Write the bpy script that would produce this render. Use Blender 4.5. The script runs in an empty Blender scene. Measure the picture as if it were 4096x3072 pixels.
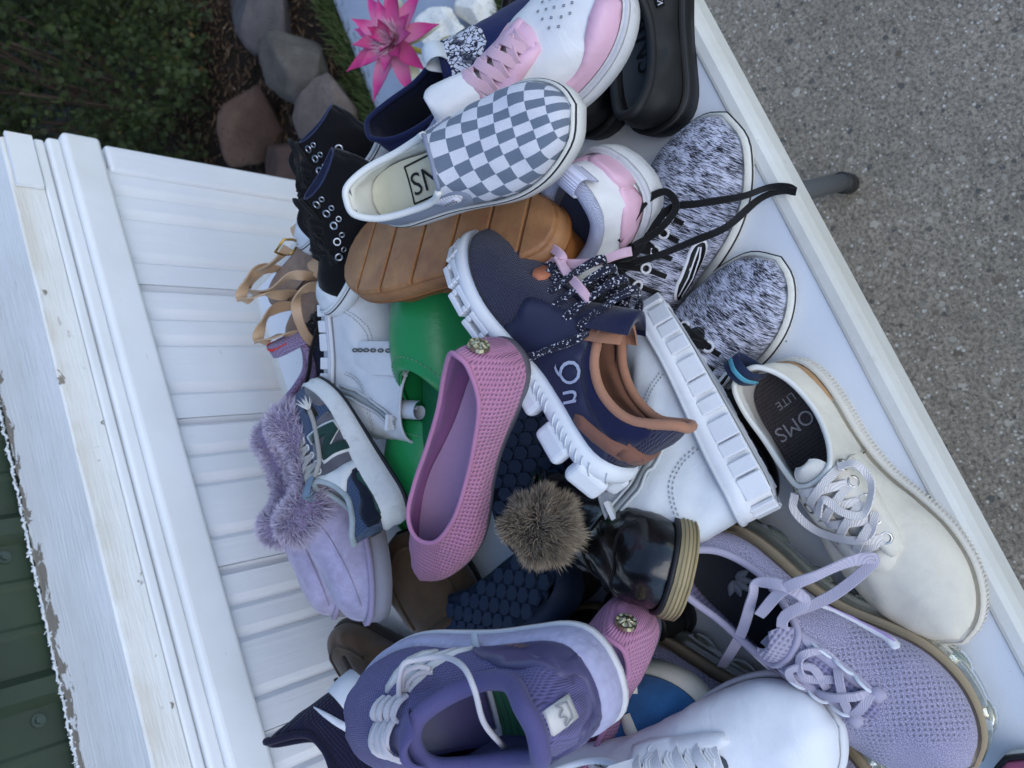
import bpy, math, random
import numpy as np
from mathutils import Vector, Matrix, Quaternion, noise
from mathutils.bvhtree import BVHTree
from mathutils.geometry import delaunay_2d_cdt
random.seed(7)
rng = np.random.default_rng(11)
SC = bpy.context.scene
COL = SC.collection

# ------------------------------------------------------------------ camera
cam_data = bpy.data.cameras.new('camera')
cam = bpy.data.objects.new('camera', cam_data)
COL.objects.link(cam)
SC.camera = cam
_r, _u, _b = Vector((-.35864, -.67599, -.64374)), Vector((.89477, -.44548, -.0307)), Vector((-.26602, -.58701, .76463))
cam.matrix_world = Matrix(((_r.x, _u.x, _b.x, 0), (_r.y, _u.y, _b.y, 0), (_r.z, _u.z, _b.z, 1.46), (0, 0, 0, 1)))
cam_data.sensor_width = 36
cam_data.lens = 29.773
cam_data.clip_start = .02
cam_data.clip_end = 400
cam_data.dof.use_dof = True
cam_data.dof.focus_distance = .72
cam_data.dof.aperture_fstop = 10.0

# ------------------------------------------------------------------ sky, sun, exposure
world = bpy.data.worlds.new('World')
SC.world = world
world.use_nodes = True
wn = world.node_tree
bg = wn.nodes['Background']
sky = wn.nodes.new('ShaderNodeTexSky')
sky.sky_type = 'NISHITA'
sky.sun_disc = False
SUN_EL, SUN_AZ = math.radians(38), math.radians(215)
sky.sun_elevation = SUN_EL
sky.sun_rotation = SUN_AZ
sky.air_density = 1.0
sky.dust_density = .5
sky.ozone_density = 1.5
wn.links.new(sky.outputs[0], bg.inputs[0])
bg.inputs[1].default_value = .15
sun_data = bpy.data.lights.new('sun', 'SUN')
sun_data.energy = .5
sun_data.angle = math.radians(50)
sun_data.color = (1, .97, .93)
sun = bpy.data.objects.new('sun', sun_data)
COL.objects.link(sun)
_sd = Vector((math.sin(SUN_AZ) * math.cos(SUN_EL), math.cos(SUN_AZ) * math.cos(SUN_EL), math.sin(SUN_EL)))
sun.rotation_euler = _sd.to_track_quat('Z', 'Y').to_euler()
sun.location = _sd * 5
SC.view_settings.view_transform = 'Standard'
SC.view_settings.look = 'None'
SC.view_settings.exposure = 0.88
SC.view_settings.gamma = 1
SC.view_settings.use_curve_mapping = False
SC.cycles.max_bounces = 6
SC.cycles.transmission_bounces = 6
SC.cycles.use_denoising = True

# ------------------------------------------------------------------ materials
def hexc(h):
    h = h.lstrip('#')
    v = [int(h[i:i + 2], 16) / 255 for i in (0, 2, 4)]
    return tuple(c / 12.92 if c <= .04045 else ((c + .055) / 1.055) ** 2.4 for c in v)

class N:
    """thin wrapper around a node tree"""
    def __init__(s, name):
        s.m = bpy.data.materials.new(name)
        s.m.use_nodes = True
        s.t = s.m.node_tree
        s.p = s.t.nodes['Principled BSDF']
        s.tc = s.t.nodes.new('ShaderNodeTexCoord')
    def n(s, typ, **kw):
        o = s.t.nodes.new('ShaderNode' + typ)
        for k, v in kw.items():
            setattr(o, k, v)
        return o
    def l(s, a, b):
        s.t.links.new(a, b)
    def val(s, sock, v):
        if hasattr(v, 'node'):
            s.l(v, sock)
        elif isinstance(v, (tuple, list)) and len(v) == 3 and sock.type == 'RGBA':
            sock.default_value = (*v, 1)
        else:
            sock.default_value = v
    def mapping(s, scale=(1, 1, 1), coord='UV', rot=(0, 0, 0)):
        m = s.n('Mapping')
        m.inputs['Scale'].default_value = scale
        m.inputs['Rotation'].default_value = rot
        s.l(s.tc.outputs[coord], m.inputs['Vector'])
        return m.outputs[0]
    def noise(s, vec, scale, detail=3, rough=.55, dist=0):
        o = s.n('TexNoise')
        s.l(vec, o.inputs['Vector'])
        o.inputs['Scale'].default_value = scale
        o.inputs['Detail'].default_value = detail
        o.inputs['Roughness'].default_value = rough
        o.inputs['Distortion'].default_value = dist
        return o.outputs['Fac']
    def math(s, op, a, b=0, c=0):
        o = s.n('Math', operation=op)
        for i, v in enumerate((a, b, c)):
            s.val(o.inputs[i], v)
        return o.outputs[0]
    def ramp(s, fac, a, b, lo=0., hi=1.):
        o = s.n('MapRange')
        s.val(o.inputs[0], fac)
        o.inputs[1].default_value = a
        o.inputs[2].default_value = b
        o.inputs[3].default_value = lo
        o.inputs[4].default_value = hi
        return o.outputs[0]
    def mix(s, fac, a, b, blend='MIX'):
        o = s.n('Mix', data_type='RGBA', blend_type=blend)
        s.val(o.inputs[0], fac)
        s.val(o.inputs[6], a)
        s.val(o.inputs[7], b)
        return o.outputs[2]
    def sep(s, vec):
        o = s.n('SeparateXYZ')
        s.l(vec, o.inputs[0])
        return o.outputs
    def bump(s, h, strength=.3, dist=.001, prev=None):
        o = s.n('Bump')
        o.inputs['Strength'].default_value = strength
        o.inputs['Distance'].default_value = dist
        s.val(o.inputs['Height'], h)
        if prev is not None:
            s.l(prev, o.inputs['Normal'])
        return o.outputs[0]
    def out(s, color, rough=.6, normal=None, sheen=0, coat=0, spec=.5, metal=0, trans=0):
        s.val(s.p.inputs['Base Color'], color)
        s.val(s.p.inputs['Roughness'], rough)
        s.p.inputs['Sheen Weight'].default_value = sheen
        s.p.inputs['Coat Weight'].default_value = coat
        s.p.inputs['Specular IOR Level'].default_value = spec
        s.p.inputs['Metallic'].default_value = metal
        s.p.inputs['Transmission Weight'].default_value = trans
        if normal is not None:
            s.l(normal, s.p.inputs['Normal'])
        return s.m

def dk(c, f):
    return tuple(x * f for x in c)

_mc = {}
def mat(kind, col, col2=None, rough=None, scale=1., dirt=.15, key=''):
    if isinstance(col, str): col = hexc(col)
    if isinstance(col2, str): col2 = hexc(col2)
    k = (kind, col, col2, rough, scale, dirt, key)
    if k in _mc: return _mc[k]
    m = N(kind + '_material')
    ob = m.tc.outputs['Object']
    wear = m.math('MULTIPLY', m.ramp(m.noise(ob, 22, 5, .65), .42, .7), m.ramp(m.noise(ob, 160, 4, .7), .3, .6, .45, 1))
    base = m.mix(m.math('MULTIPLY', wear, dirt), col, dk(col, .55))
    def grain(sc, st, d=.0006):
        return m.bump(m.noise(ob, sc, 3, .6), st, d)
    if kind == 'leather':
        cr_ = m.bump(m.noise(m.mapping((70, 28, 40), 'Object'), 1, 3, .55, .8), .22, .003)
        nb = m.bump(m.noise(ob, 700, 2, .6), .18, .0006, cr_)
        r = rough if rough is not None else .42
        res = m.out(base, m.ramp(wear, 0, 1, r, r + .14), nb, spec=.45)
    elif kind == 'patent':
        cr_ = m.bump(m.noise(ob, 45, 3, .55, .6), .35, .003)
        nb = m.bump(m.noise(ob, 900, 2, .6), .1, .0005, cr_)
        res = m.out(base, rough or .2, nb, spec=.6, coat=.15)
    elif kind == 'suede':
        f = m.noise(ob, 420, 4, .7)
        big = m.noise(ob, 55, 3, .6)
        c2 = m.mix(m.ramp(big, .3, .7), dk(col, .78), dk(col, 1.15))
        c3 = m.mix(m.ramp(f, .3, .75, 0, .35), c2, dk(col, .6))
        res = m.out(c3, .95, m.bump(f, .35, .0012), sheen=.25, spec=.15)
    elif kind == 'rubber':
        f = m.noise(ob, 500, 3, .6)
        sc = m.ramp(m.noise(ob, 70, 5, .7, .3), .55, .8)
        c2 = m.mix(m.math('MULTIPLY', sc, dirt * 1.6), base, dk(col, .42))
        res = m.out(c2, rough or .55, m.bump(f, .15, .0006), spec=.4)
    elif kind == 'foam':
        v = m.n('TexVoronoi', feature='SMOOTH_F1'); m.l(ob, v.inputs['Vector']); v.inputs['Scale'].default_value = 210
        sc = m.ramp(m.noise(ob, 50, 5, .7, .3), .5, .75)
        c2 = m.mix(m.math('MULTIPLY', sc, dirt * 1.6), base, dk(col, .5))
        c2 = m.mix(m.ramp(v.outputs['Distance'], .35, .75, 0, .3), c2, dk(col, .6))
        res = m.out(c2, rough or .6, m.bump(v.outputs['Distance'], .5, .0014), spec=.3)
    elif kind == 'clear':
        res = m.out(col, .16, m.bump(m.noise(ob, 90, 2), .2, .002), trans=.75, spec=.5)
    elif kind == 'canvas':
        x, y, z = m.sep(m.mapping((1, 1, 1)))
        w = m.math('ADD', m.math('SINE', m.math('MULTIPLY', m.math('ADD', x, y), 5200 * scale)), m.noise(ob, 900, 2))
        c2 = m.mix(m.ramp(w, -1, 2, 0, .16), base, dk(col, .6))
        cr_ = m.bump(m.noise(m.mapping((75, 30, 45), 'Object'), 1, 4, .55, .9), .25, .003)
        res = m.out(c2, .88, m.bump(w, .25, .0005, cr_), sheen=.1, spec=.2)
    elif kind in ('knit', 'mesh'):
        # staggered rows of small holes between raised stitches
        fx, fy = (1250 * scale, 1250 * scale)
        x, y, z = m.sep(m.mapping((1, 1, 1)))
        sx = m.math('SINE', m.math('MULTIPLY', m.math('ADD', x, y), fx))
        sy = m.math('SINE', m.math('MULTIPLY', m.math('SUBTRACT', x, y), fy))
        h = m.math('MULTIPLY', sx, sy)
        hole = m.ramp(h, .1, .75)
        c2 = m.mix(m.math('MULTIPLY', hole, .62), base, col2 or dk(col, .3))
        res = m.out(c2, .9, m.bump(m.math('MULTIPLY', h, -1), .7, .0012), sheen=.15, spec=.2)
    elif kind == 'heather':
        # two-colour streaked knit, streaks running across the foot
        a = m.noise(m.mapping((1300 * scale, 85 * scale, 1), 'UV', (0, 0, .06)), 1., 3, .6, .4)
        b = m.noise(m.mapping((130 * scale, 30 * scale, 1), 'UV', (0, 0, .06)), 1., 2, .5)
        st = m.noise(m.mapping((1400, 900, 1)), 1., 1, .5)
        s_ = m.math('ADD', m.math('ADD', m.math('MULTIPLY', a, .75), m.math('MULTIPLY', b, .35)), m.math('MULTIPLY', st, .16))
        f = m.ramp(s_, .54, .70)
        c2 = m.mix(f, col, col2)
        res = m.out(c2, .92, m.bump(st, .5, .001), sheen=.15, spec=.2)
    elif kind == 'melange':
        a = m.noise(m.mapping((1500, 700, 1)), 1., 3, .65)
        x, y, z = m.sep(m.mapping((1, 1, 1)))
        h = m.math('MULTIPLY', m.math('SINE', m.math('MULTIPLY', x, 1150 * scale)), m.math('SINE', m.math('MULTIPLY', y, 900 * scale)))
        zone = m.ramp(m.noise(ob, 24, 2), .42, .55)
        hole = m.math('MULTIPLY', m.ramp(h, .25, .8), zone)
        c2 = m.mix(m.ramp(a, .42, .62), col2, base)
        c3 = m.mix(m.math('MULTIPLY', hole, .7), c2, dk(col, .22))
        res = m.out(c3, .92, m.bump(m.math('SUBTRACT', a, hole), .6, .0015), sheen=.2, spec=.2)
    elif kind == 'stripeknit':
        x, y, z = m.sep(m.mapping((1, 1, 1)))
        h = m.math('SINE', m.math('MULTIPLY', x, 1500 * scale))
        c2 = m.mix(m.ramp(h, -.2, 1, 0, .5), base, dk(col, .45))
        res = m.out(c2, .9, m.bump(h, .5, .001), sheen=.15, spec=.2)
    elif kind == 'checker':
        ck = m.n('TexChecker')
        m.l(m.mapping((1, 1, 1)), ck.inputs['Vector'])
        ck.inputs['Scale'].default_value = 1 / (.0131 * scale)
        ck.inputs['Color1'].default_value = (*col, 1)
        ck.inputs['Color2'].default_value = (*col2, 1)
        w = m.noise(ob, 800, 2)
        c2 = m.mix(m.ramp(w, .3, .8, 0, .16), ck.outputs[0], dk(col, .5))
        cr_ = m.bump(m.noise(ob, 45, 2, .5, .3), .35, .002)
        res = m.out(c2, .88, m.bump(w, .3, .0006, cr_), sheen=.1, spec=.2)
    elif kind == 'floral':
        v = m.n('TexVoronoi', feature='DISTANCE_TO_EDGE')
        wv = m.n('TexNoise'); m.l(m.mapping((1, 1, 1)), wv.inputs['Vector']); wv.inputs['Scale'].default_value = 90
        mx = m.mix(.02, m.mapping((1, 1, 1)), wv.outputs['Color'], 'ADD')
        m.l(mx, v.inputs['Vector']); v.inputs['Scale'].default_value = 170
        f = m.ramp(v.outputs['Distance'], .06, .13)
        g = m.ramp(m.noise(m.mapping((1, 1, 1)), 60, 2), .55, .6)
        c2 = m.mix(f, col2, col)
        c3 = m.mix(m.math('MULTIPLY', g, .85), c2, col2)
        res = m.out(c3, .85, None, spec=.25)
    elif kind == 'metal':
        res = m.out(col, rough or .28, grain(120, .1), metal=1)
    elif kind == 'lacefabric':
        x, y, z = m.sep(ob)
        h = m.math('SINE', m.math('MULTIPLY', m.math('ADD', m.math('ADD', x, y), z), 4200))
        c2 = m.mix(m.ramp(h, -1, 1, 0, .3), base, dk(col, .5))
        if col2:
            sp = m.ramp(m.noise(ob, 520, 1), .6, .66)
            c2 = m.mix(sp, c2, col2)
        res = m.out(c2, .9, m.bump(h, .4, .0006), sheen=.15, spec=.2)
    elif kind == 'print':
        res = m.out(base, rough or .5, None, spec=.35)
    elif kind == 'petal':
        x, y, z = m.sep(m.mapping((1, 1, 1)))
        c2 = m.mix(m.ramp(x, .15, .75), col2, col)
        res = m.out(c2, .45, m.bump(m.noise(m.mapping((6, 60, 1)), 1, 2), .3, .001), spec=.4)
        m.p.inputs['Subsurface Weight'].default_value = .1
    else:
        raise ValueError(kind)
    res.name = kind
    _mc[k] = res
    return res

# ------------------------------------------------------------------ object helpers
def obj(name, V, F, m=None, parent=None, uv=None, smooth=True, sharp=None):
    me = bpy.data.meshes.new(name)
    me.from_pydata([tuple(map(float, v)) for v in V], [], [tuple(map(int, f)) for f in F])
    if smooth:
        me.polygons.foreach_set('use_smooth', [True] * len(me.polygons))
    if uv is not None:
        ul = me.uv_layers.new(name='UVMap')
        li = np.zeros(len(me.loops), dtype=np.int32)
        me.loops.foreach_get('vertex_index', li)
        ul.data.foreach_set('uv', np.asarray(uv, dtype=np.float32)[li].ravel())
    if sharp:
        me.set_sharp_from_angle(angle=math.radians(sharp))
    if m: me.materials.append(m)
    o = bpy.data.objects.new(name, me)
    COL.objects.link(o)
    if parent: o.parent = parent
    return o

def empty(name, loc=(0, 0, 0), quat=None):
    o = bpy.data.objects.new(name, None)
    o.empty_display_size = .02
    COL.objects.link(o)
    o.location = loc
    if quat:
        o.rotation_mode = 'QUATERNION'
        o.rotation_quaternion = quat
    return o

def tag(o, label=None, cat=None, group=None, kind=None):
    if label: o['label'] = label
    if cat: o['category'] = cat
    if group: o['group'] = group
    if kind: o['kind'] = kind
    return o

def grid_faces(na, nu, closed_a=False, off=0, flip=False):
    F = []
    for i in range(na if closed_a else na - 1):
        i2 = (i + 1) % na
        for j in range(nu - 1):
            q = (off + i * nu + j, off + i2 * nu + j, off + i2 * nu + j + 1, off + i * nu + j + 1)
            F.append(q[::-1] if flip else q)
    return F

def cat_rom(P, n, closed=False):
    """n samples per span"""
    P = np.asarray(P, float)
    m = len(P)
    out = []
    spans = m if closed else m - 1
    for i in range(spans):
        if closed:
            p0, p1, p2, p3 = P[(i - 1) % m], P[i], P[(i + 1) % m], P[(i + 2) % m]
        else:
            p1, p2 = P[i], P[i + 1]
            p0 = P[i - 1] if i > 0 else 2 * p1 - p2
            p3 = P[i + 2] if i + 2 < m else 2 * p2 - p1
        for t in np.arange(n) / n:
            out.append(.5 * (2 * p1 + (p2 - p0) * t + (2 * p0 - 5 * p1 + 4 * p2 - p3) * t * t + (3 * p1 - p0 - 3 * p2 + p3) * t ** 3))
    if not closed: out.append(P[-1])
    return np.array(out)

def resample(P, n):
    P = np.asarray(P, float)
    d = np.r_[0, np.cumsum(np.linalg.norm(np.diff(P, axis=0), axis=1))]
    t = np.linspace(0, d[-1], n)
    return np.stack([np.interp(t, d, P[:, k]) for k in range(P.shape[1])], 1)

def unit(v):
    v = np.asarray(v, float)
    return v / (np.linalg.norm(v, axis=-1, keepdims=True) + 1e-12)

def sweep(path, prof, normals=None, closed=False, scales=None):
    """sweep a closed 2D profile (across, up) along a path; returns V, F"""
    path = np.asarray(path, float)
    n, k = len(path), len(prof)
    if closed:
        T = unit(np.roll(path, -1, 0) - np.roll(path, 1, 0))
    else:
        T = unit(np.gradient(path, axis=0))
    if normals is None:
        ref = np.array([0, 0, 1.]) if abs(T[0][2]) < .9 else np.array([1., 0, 0])
        Nn = [unit(ref - T[0] * (ref @ T[0]))]
        for i in range(1, n):
            v = Nn[-1] - T[i] * (Nn[-1] @ T[i])
            Nn.append(unit(v))
        normals = np.array(Nn)
    else:
        normals = unit(np.asarray(normals) - T * np.sum(np.asarray(normals) * T, 1, keepdims=True))
    B = np.cross(T, normals)
    prof = np.asarray(prof, float)
    sc = np.ones(n) if scales is None else np.asarray(scales)
    V = path[:, None, :] + sc[:, None, None] * (prof[None, :, :1] * B[:, None, :] + prof[None, :, 1:] * normals[:, None, :])
    V = V.reshape(-1, 3)
    F = []
    for i in range(n if closed else n - 1):
        i2 = (i + 1) % n
        for j in range(k):
            j2 = (j + 1) % k
            F.append((i * k + j, i * k + j2, i2 * k + j2, i2 * k + j))
    if not closed:
        F.append(tuple(range(k))[::-1])
        F.append(tuple((n - 1) * k + j for j in range(k)))
    return V, F

def circ(r, k=8, ry=None):
    a = np.arange(k) / k * 2 * math.pi
    return np.stack([np.cos(a) * r, np.sin(a) * (ry or r)], 1)

def flatprof(w, t):
    """flat lace section"""
    return np.array([(-w / 2, -t * .2), (-w / 2 + t * .3, t * .5), (0, t * .5), (w / 2 - t * .3, t * .5), (w / 2, -t * .2), (w / 2 - t * .3, -t * .5), (0, -t * .5), (-w / 2 + t * .3, -t * .5)])

def box_vf(c, s, M=None):
    V = np.array([(x, y, z) for x in (-.5, .5) for y in (-.5, .5) for z in (-.5, .5)]) * np.asarray(s)
    if M is not None: V = V @ np.asarray(M).T
    V = V + np.asarray(c)
    return V, [(0, 1, 3, 2), (4, 6, 7, 5), (0, 4, 5, 1), (2, 3, 7, 6), (0, 2, 6, 4), (1, 5, 7, 3)]

def join(parts):
    V, F, o = [], [], 0
    for v, f in parts:
        V.append(np.asarray(v)); F += [tuple(i + o for i in q) for q in f]; o += len(v)
    return np.concatenate(V), F

def bevel(o, w=.002, seg=2, ang=40):
    b = o.modifiers.new('bevel', 'BEVEL')
    b.width = w; b.segments = seg; b.limit_method = 'ANGLE'; b.angle_limit = math.radians(ang)
    return o
PL = {
    'knit_a': ([0.1927, 0.4319, 0.74], [0.8788, -0.0, 0.0, -0.4772], 0.2717),
    'knit_b': ([0.1062, 0.4495, 0.74], [0.8403, 0.0, 0.0, -0.542], 0.2475),
    'canvas': ([0.1259, 0.271, 0.74], [0.075, 0.0, 0.0, -0.9972], 0.2542),
    'vapor_a': ([0.0196, 0.3805, 0.78], [0.2419, 0.0745, 0.0299, -0.967], 0.2522),
    'vapor_b': ([-0.0537, 0.511, 0.75], [0.3169, 0.0179, 0.006, -0.9483], 0.2646),
    'white_low': ([-0.1419, 0.5762, 0.85], [0.6947, 0.0419, 0.0962, -0.7116], 0.2587),
    'boot_right': ([0.0176, 0.2872, 0.82], [0.8105, -0.5812, 0.0082, 0.0718], 0.2068),
    'navy_run': ([0.0739, 0.3893, 0.905], [0.6841, 0.7243, 0.0625, 0.0591], 0.2518),
    'flat_a': ([0.2108, 0.373, 0.94], [0.4818, -0.0632, 0.0063, 0.874], 0.2574),
    'flat_b': ([-0.0083, 0.41, 0.86], [0.4778, -0.1007, -0.1027, 0.8666], 0.2618),
    'boost': ([-0.0474, 0.386, 0.96], [0.7437, -0.0401, -0.036, 0.6663], 0.2849),
    'pom': ([0.0505, 0.4537, 0.75], [0.4081, -0.3854, -0.1209, -0.8187], 0.185),
    'clog_a': ([0.0442, 0.5135, 0.84], [0.0988, -0.6518, -0.7386, 0.1407], 0.2674),
    'clog_b': ([0.2755, 0.4831, 0.8], [0.0756, 0.1711, 0.9636, 0.1908], 0.2489),
    'moc_a': ([-0.0793, 0.6908, 0.76], [0.9672, 0.2182, -0.036, 0.1249], 0.2415),
    'moc_b': ([-0.0316, 0.7529, 0.75], [0.8492, -0.114, -0.0936, 0.507], 0.2309),
    'fur_a': ([0.2969, 0.7138, 0.82], [0.0653, 0.0603, 0.2434, 0.9659], 0.236),
    'fur_b': ([0.312, 0.7975, 0.79], [0.1249, 0.0561, 0.2545, 0.9573], 0.2285),
    'newb': ([0.1523, 0.6438, 0.86], [0.9345, -0.3165, -0.0522, 0.1542], 0.1985),
    'boot_left': ([0.2823, 0.7367, 0.84], [0.6724, 0.6979, -0.1424, -0.2011], 0.2242),
    'slide_a': ([0.1695, 0.606, 0.81], [0.9759, -0.0749, 0.0266, -0.203], 0.2318),
    'slide_b': ([0.0727, 0.734, 0.77], [0.9567, -0.0797, 0.0008, -0.2801], 0.232),
    'gum': ([0.2907, 0.3228, 0.91], [0.163, -0.8327, -0.5213, 0.091], 0.2729),
    'checker': ([0.3794, 0.4394, 0.95], [0.6037, 0.0652, -0.0464, -0.7931], 0.2104),
    'court_a': ([0.3907, 0.4273, 0.86], [0.759, -0.0262, -0.0048, -0.6505], 0.2424),
    'court_b': ([0.329, 0.2631, 0.825], [0.5771, -0.1897, 0.0169, 0.7941], 0.2649),
    'black_a': ([0.3687, 0.2634, 0.74], [0.9874, -0.0, 0.0, -0.1585], 0.2523),
    'black_b': ([0.4097, 0.3215, 0.74], [0.9905, 0.0, 0.0, -0.1377], 0.2497),
    'quilt': ([0.5042, 0.513, 0.79], [0.7111, -0.0521, 0.1074, -0.6929], 0.2483),
    'flatsandal': ([0.558, 0.3645, 0.74], [0.9255, -0.0, 0.0, -0.3788], 0.2528),
    'conv_a': ([0.4661, 0.5027, 0.84], [0.5123, 0.1611, 0.2015, 0.8192], 0.1742),
    'conv_b': ([0.538, 0.5305, 0.81], [0.5241, 0.2602, 0.2128, 0.7825], 0.1628),
    'sand_a': ([0.4853, 0.788, 0.825], [0.7892, 0.0516, 0.0139, -0.6118], 0.1763),
    'sand_b': ([0.4341, 0.7954, 0.81], [0.7975, 0.0471, -0.0017, -0.6014], 0.1854),
    'mesh': ([0.3317, 0.8082, 0.77], [0.8859, -0.1721, 0.1074, -0.4172], 0.2139),
    'dark_run': ([0.0335, 0.8421, 0.84], [0.1787, 0.1395, -0.3524, -0.908], 0.2354),
    'suede': ([-0.0981, 0.6751, 0.78], [0.6947, 0.0545, -0.1373, -0.704], 0.2632),
    'pom_mate': ([-0.0196, 0.5399, 0.74], [0.7451, -0.0002, -0.1485, 0.6502], 0.1358),
    'fill_a': ([0.0492, 0.5229, 0.74], [0.6267, 0.0, -0.0, 0.7792], 0.2481),
    'fill_b': ([0.1773, 0.3379, 0.74], [0.0183, 0.0, 0.0, 0.9998], 0.1607),
    'fill_c': ([0.353, 0.3485, 0.76], [0.7431, 0.0161, -0.0179, 0.6688], 0.2082),
    'fill_d': ([-0.1122, 0.6141, 0.74], [0.7225, 0.0306, -0.0321, 0.6899], 0.2258),
    'fill_e': ([-0.0332, 0.4471, 0.74], [0.6823, -0.0, 0.0, 0.7311], 0.1943),
    'fill_f': ([-0.0017, 0.3782, 0.74], [0.6672, 0.0, 0.0, 0.7448], 0.1627),
    'corner': ([-0.3532, 0.1989, 0.74], [0.9895, 0.0, 0.0, 0.1443], 0.1495),
}
PATH = {
    'pom': [(0.0692, 0.4363, 0.925)],
    'court_lace1': [(0.2843, 0.3547, 0.89), (0.2715, 0.346, 0.895), (0.254, 0.3294, 0.9), (0.2456, 0.3108, 0.89), (0.2437, 0.2942, 0.88), (0.2416, 0.2866, 0.875)],
    'court_lace2': [(0.3113, 0.3461, 0.89), (0.2874, 0.3459, 0.895), (0.2662, 0.332, 0.905), (0.2587, 0.3307, 0.905), (0.2657, 0.3447, 0.9), (0.2765, 0.3473, 0.898), (0.2745, 0.3373, 0.9)],
    'court_lace3': [(0.2629, 0.3338, 0.905), (0.2442, 0.3289, 0.91), (0.2265, 0.3213, 0.915), (0.2113, 0.3168, 0.915)],
    'sandal_loop': [(0.462, 0.688, 0.835), (0.4615, 0.6853, 0.86), (0.4662, 0.6974, 0.87), (0.4714, 0.7314, 0.87), (0.4848, 0.7656, 0.865), (0.5042, 0.7924, 0.86), (0.5127, 0.7842, 0.86), (0.5058, 0.7483, 0.865), (0.4961, 0.707, 0.87), (0.4972, 0.6834, 0.87)],
    'sandal_loop2': [(0.4399, 0.6922, 0.82), (0.446, 0.6842, 0.85), (0.4424, 0.688, 0.865), (0.4388, 0.7052, 0.865), (0.4213, 0.7177, 0.86), (0.407, 0.7363, 0.84), (0.4017, 0.7438, 0.82)],
    'mesh_lace': [(0.4106, 0.7087, 0.84), (0.3894, 0.7387, 0.84), (0.3717, 0.7526, 0.84), (0.3477, 0.7794, 0.84), (0.3361, 0.809, 0.83)],
    'knit_lace1': [(0.2554, 0.3161, 0.845), (0.2529, 0.3002, 0.84), (0.2743, 0.2662, 0.825), (0.2665, 0.2421, 0.815), (0.2621, 0.2185, 0.785), (0.2662, 0.2034, 0.755), (0.2604, 0.1921, 0.746), (0.2541, 0.188, 0.744)],
    'knit_lace2': [(0.247, 0.3069, 0.84), (0.2428, 0.288, 0.832), (0.2378, 0.2559, 0.825), (0.2393, 0.2335, 0.805), (0.2603, 0.2134, 0.76), (0.2592, 0.1964, 0.748), (0.2522, 0.1876, 0.745)],
    'knit_lace3': [(0.2672, 0.3063, 0.85), (0.2778, 0.2862, 0.845), (0.2862, 0.2701, 0.84), (0.2858, 0.257, 0.83), (0.271, 0.2579, 0.825), (0.2595, 0.2773, 0.835), (0.2593, 0.2994, 0.84)],
    'vap_lace1': [(-0.0535, 0.3278, 0.855), (-0.0414, 0.299, 0.86), (-0.0401, 0.2735, 0.855), (-0.0395, 0.253, 0.84), (-0.0427, 0.2418, 0.825), (-0.0474, 0.2448, 0.82), (-0.0584, 0.2778, 0.83), (-0.0612, 0.3143, 0.84)],
    'vap_lace2': [(-0.0878, 0.41, 0.8), (-0.0635, 0.3576, 0.84), (-0.0393, 0.3267, 0.855), (-0.0307, 0.3156, 0.86), (-0.0383, 0.2974, 0.86), (-0.055, 0.2909, 0.85), (-0.0618, 0.3118, 0.855), (-0.0896, 0.3289, 0.84), (-0.0714, 0.3378, 0.845)],
    'white_lace': [(-0.1015, 0.4737, 0.86), (-0.1178, 0.478, 0.855), (-0.1364, 0.4903, 0.84), (-0.1321, 0.5251, 0.84), (-0.1273, 0.4802, 0.87)],
    'boost_lace': [(-0.0356, 0.5572, 1.025), (-0.0089, 0.5288, 1.04), (0.0086, 0.5035, 1.05), (0.0092, 0.4917, 1.045), (0.0035, 0.4686, 1.04), (-0.0067, 0.4376, 1.055), (-0.0227, 0.4291, 1.06), (-0.0445, 0.4417, 1.05), (-0.066, 0.4641, 1.02), (-0.0935, 0.5037, 0.97)],
    'boost_lace2': [(-0.0451, 0.5718, 1.01), (-0.0192, 0.5434, 1.03), (0.0022, 0.5171, 1.04), (0.0048, 0.5, 1.04), (-0.0003, 0.4923, 1.035)],
    'boost_lace3': [(-0.0683, 0.6024, 0.99), (-0.0478, 0.5763, 1.01), (-0.0236, 0.5472, 1.025), (-0.0049, 0.5225, 1.035), (-0.0003, 0.506, 1.035), (-0.003, 0.4968, 1.03)],
}
# ------------------------------------------------------------------ shoe builder
NA, NU = 88, 18
HALF = NA // 2
OUTL = {   # half outlines, heel to toe, in shoe lengths: inner (big-toe) side, outer side
    'std': ([(0, 0), (.012, .055), (.05, .100), (.12, .122), (.22, .124), (.36, .110), (.48, .116), (.60, .146), (.71, .168), (.82, .163), (.91, .130), (.972, .078), (1, .012)],
            [(0, 0), (.012, .055), (.05, .100), (.12, .124), (.22, .132), (.36, .142), (.48, .160), (.60, .180), (.70, .184), (.80, .168), (.89, .130), (.960, .078), (1, -.012)]),
    'round': ([(0, 0), (.012, .06), (.05, .105), (.12, .130), (.22, .135), (.36, .128), (.48, .135), (.60, .160), (.71, .180), (.82, .180), (.91, .150), (.972, .092), (1, .0)],
              [(0, 0), (.012, .06), (.05, .105), (.12, .130), (.22, .138), (.36, .145), (.48, .162), (.60, .185), (.70, .192), (.80, .182), (.89, .150), (.960, .092), (1, .0)]),
    'point': ([(0, 0), (.012, .045), (.05, .085), (.12, .104), (.22, .106), (.36, .098), (.48, .108), (.60, .136), (.70, .148), (.80, .136), (.89, .102), (.96, .055), (1, .004)],
              [(0, 0), (.012, .045), (.05, .085), (.12, .106), (.22, .112), (.36, .116), (.48, .132), (.60, .152), (.70, .152), (.80, .130), (.89, .094), (.96, .050), (1, -.004)]),
}

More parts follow.
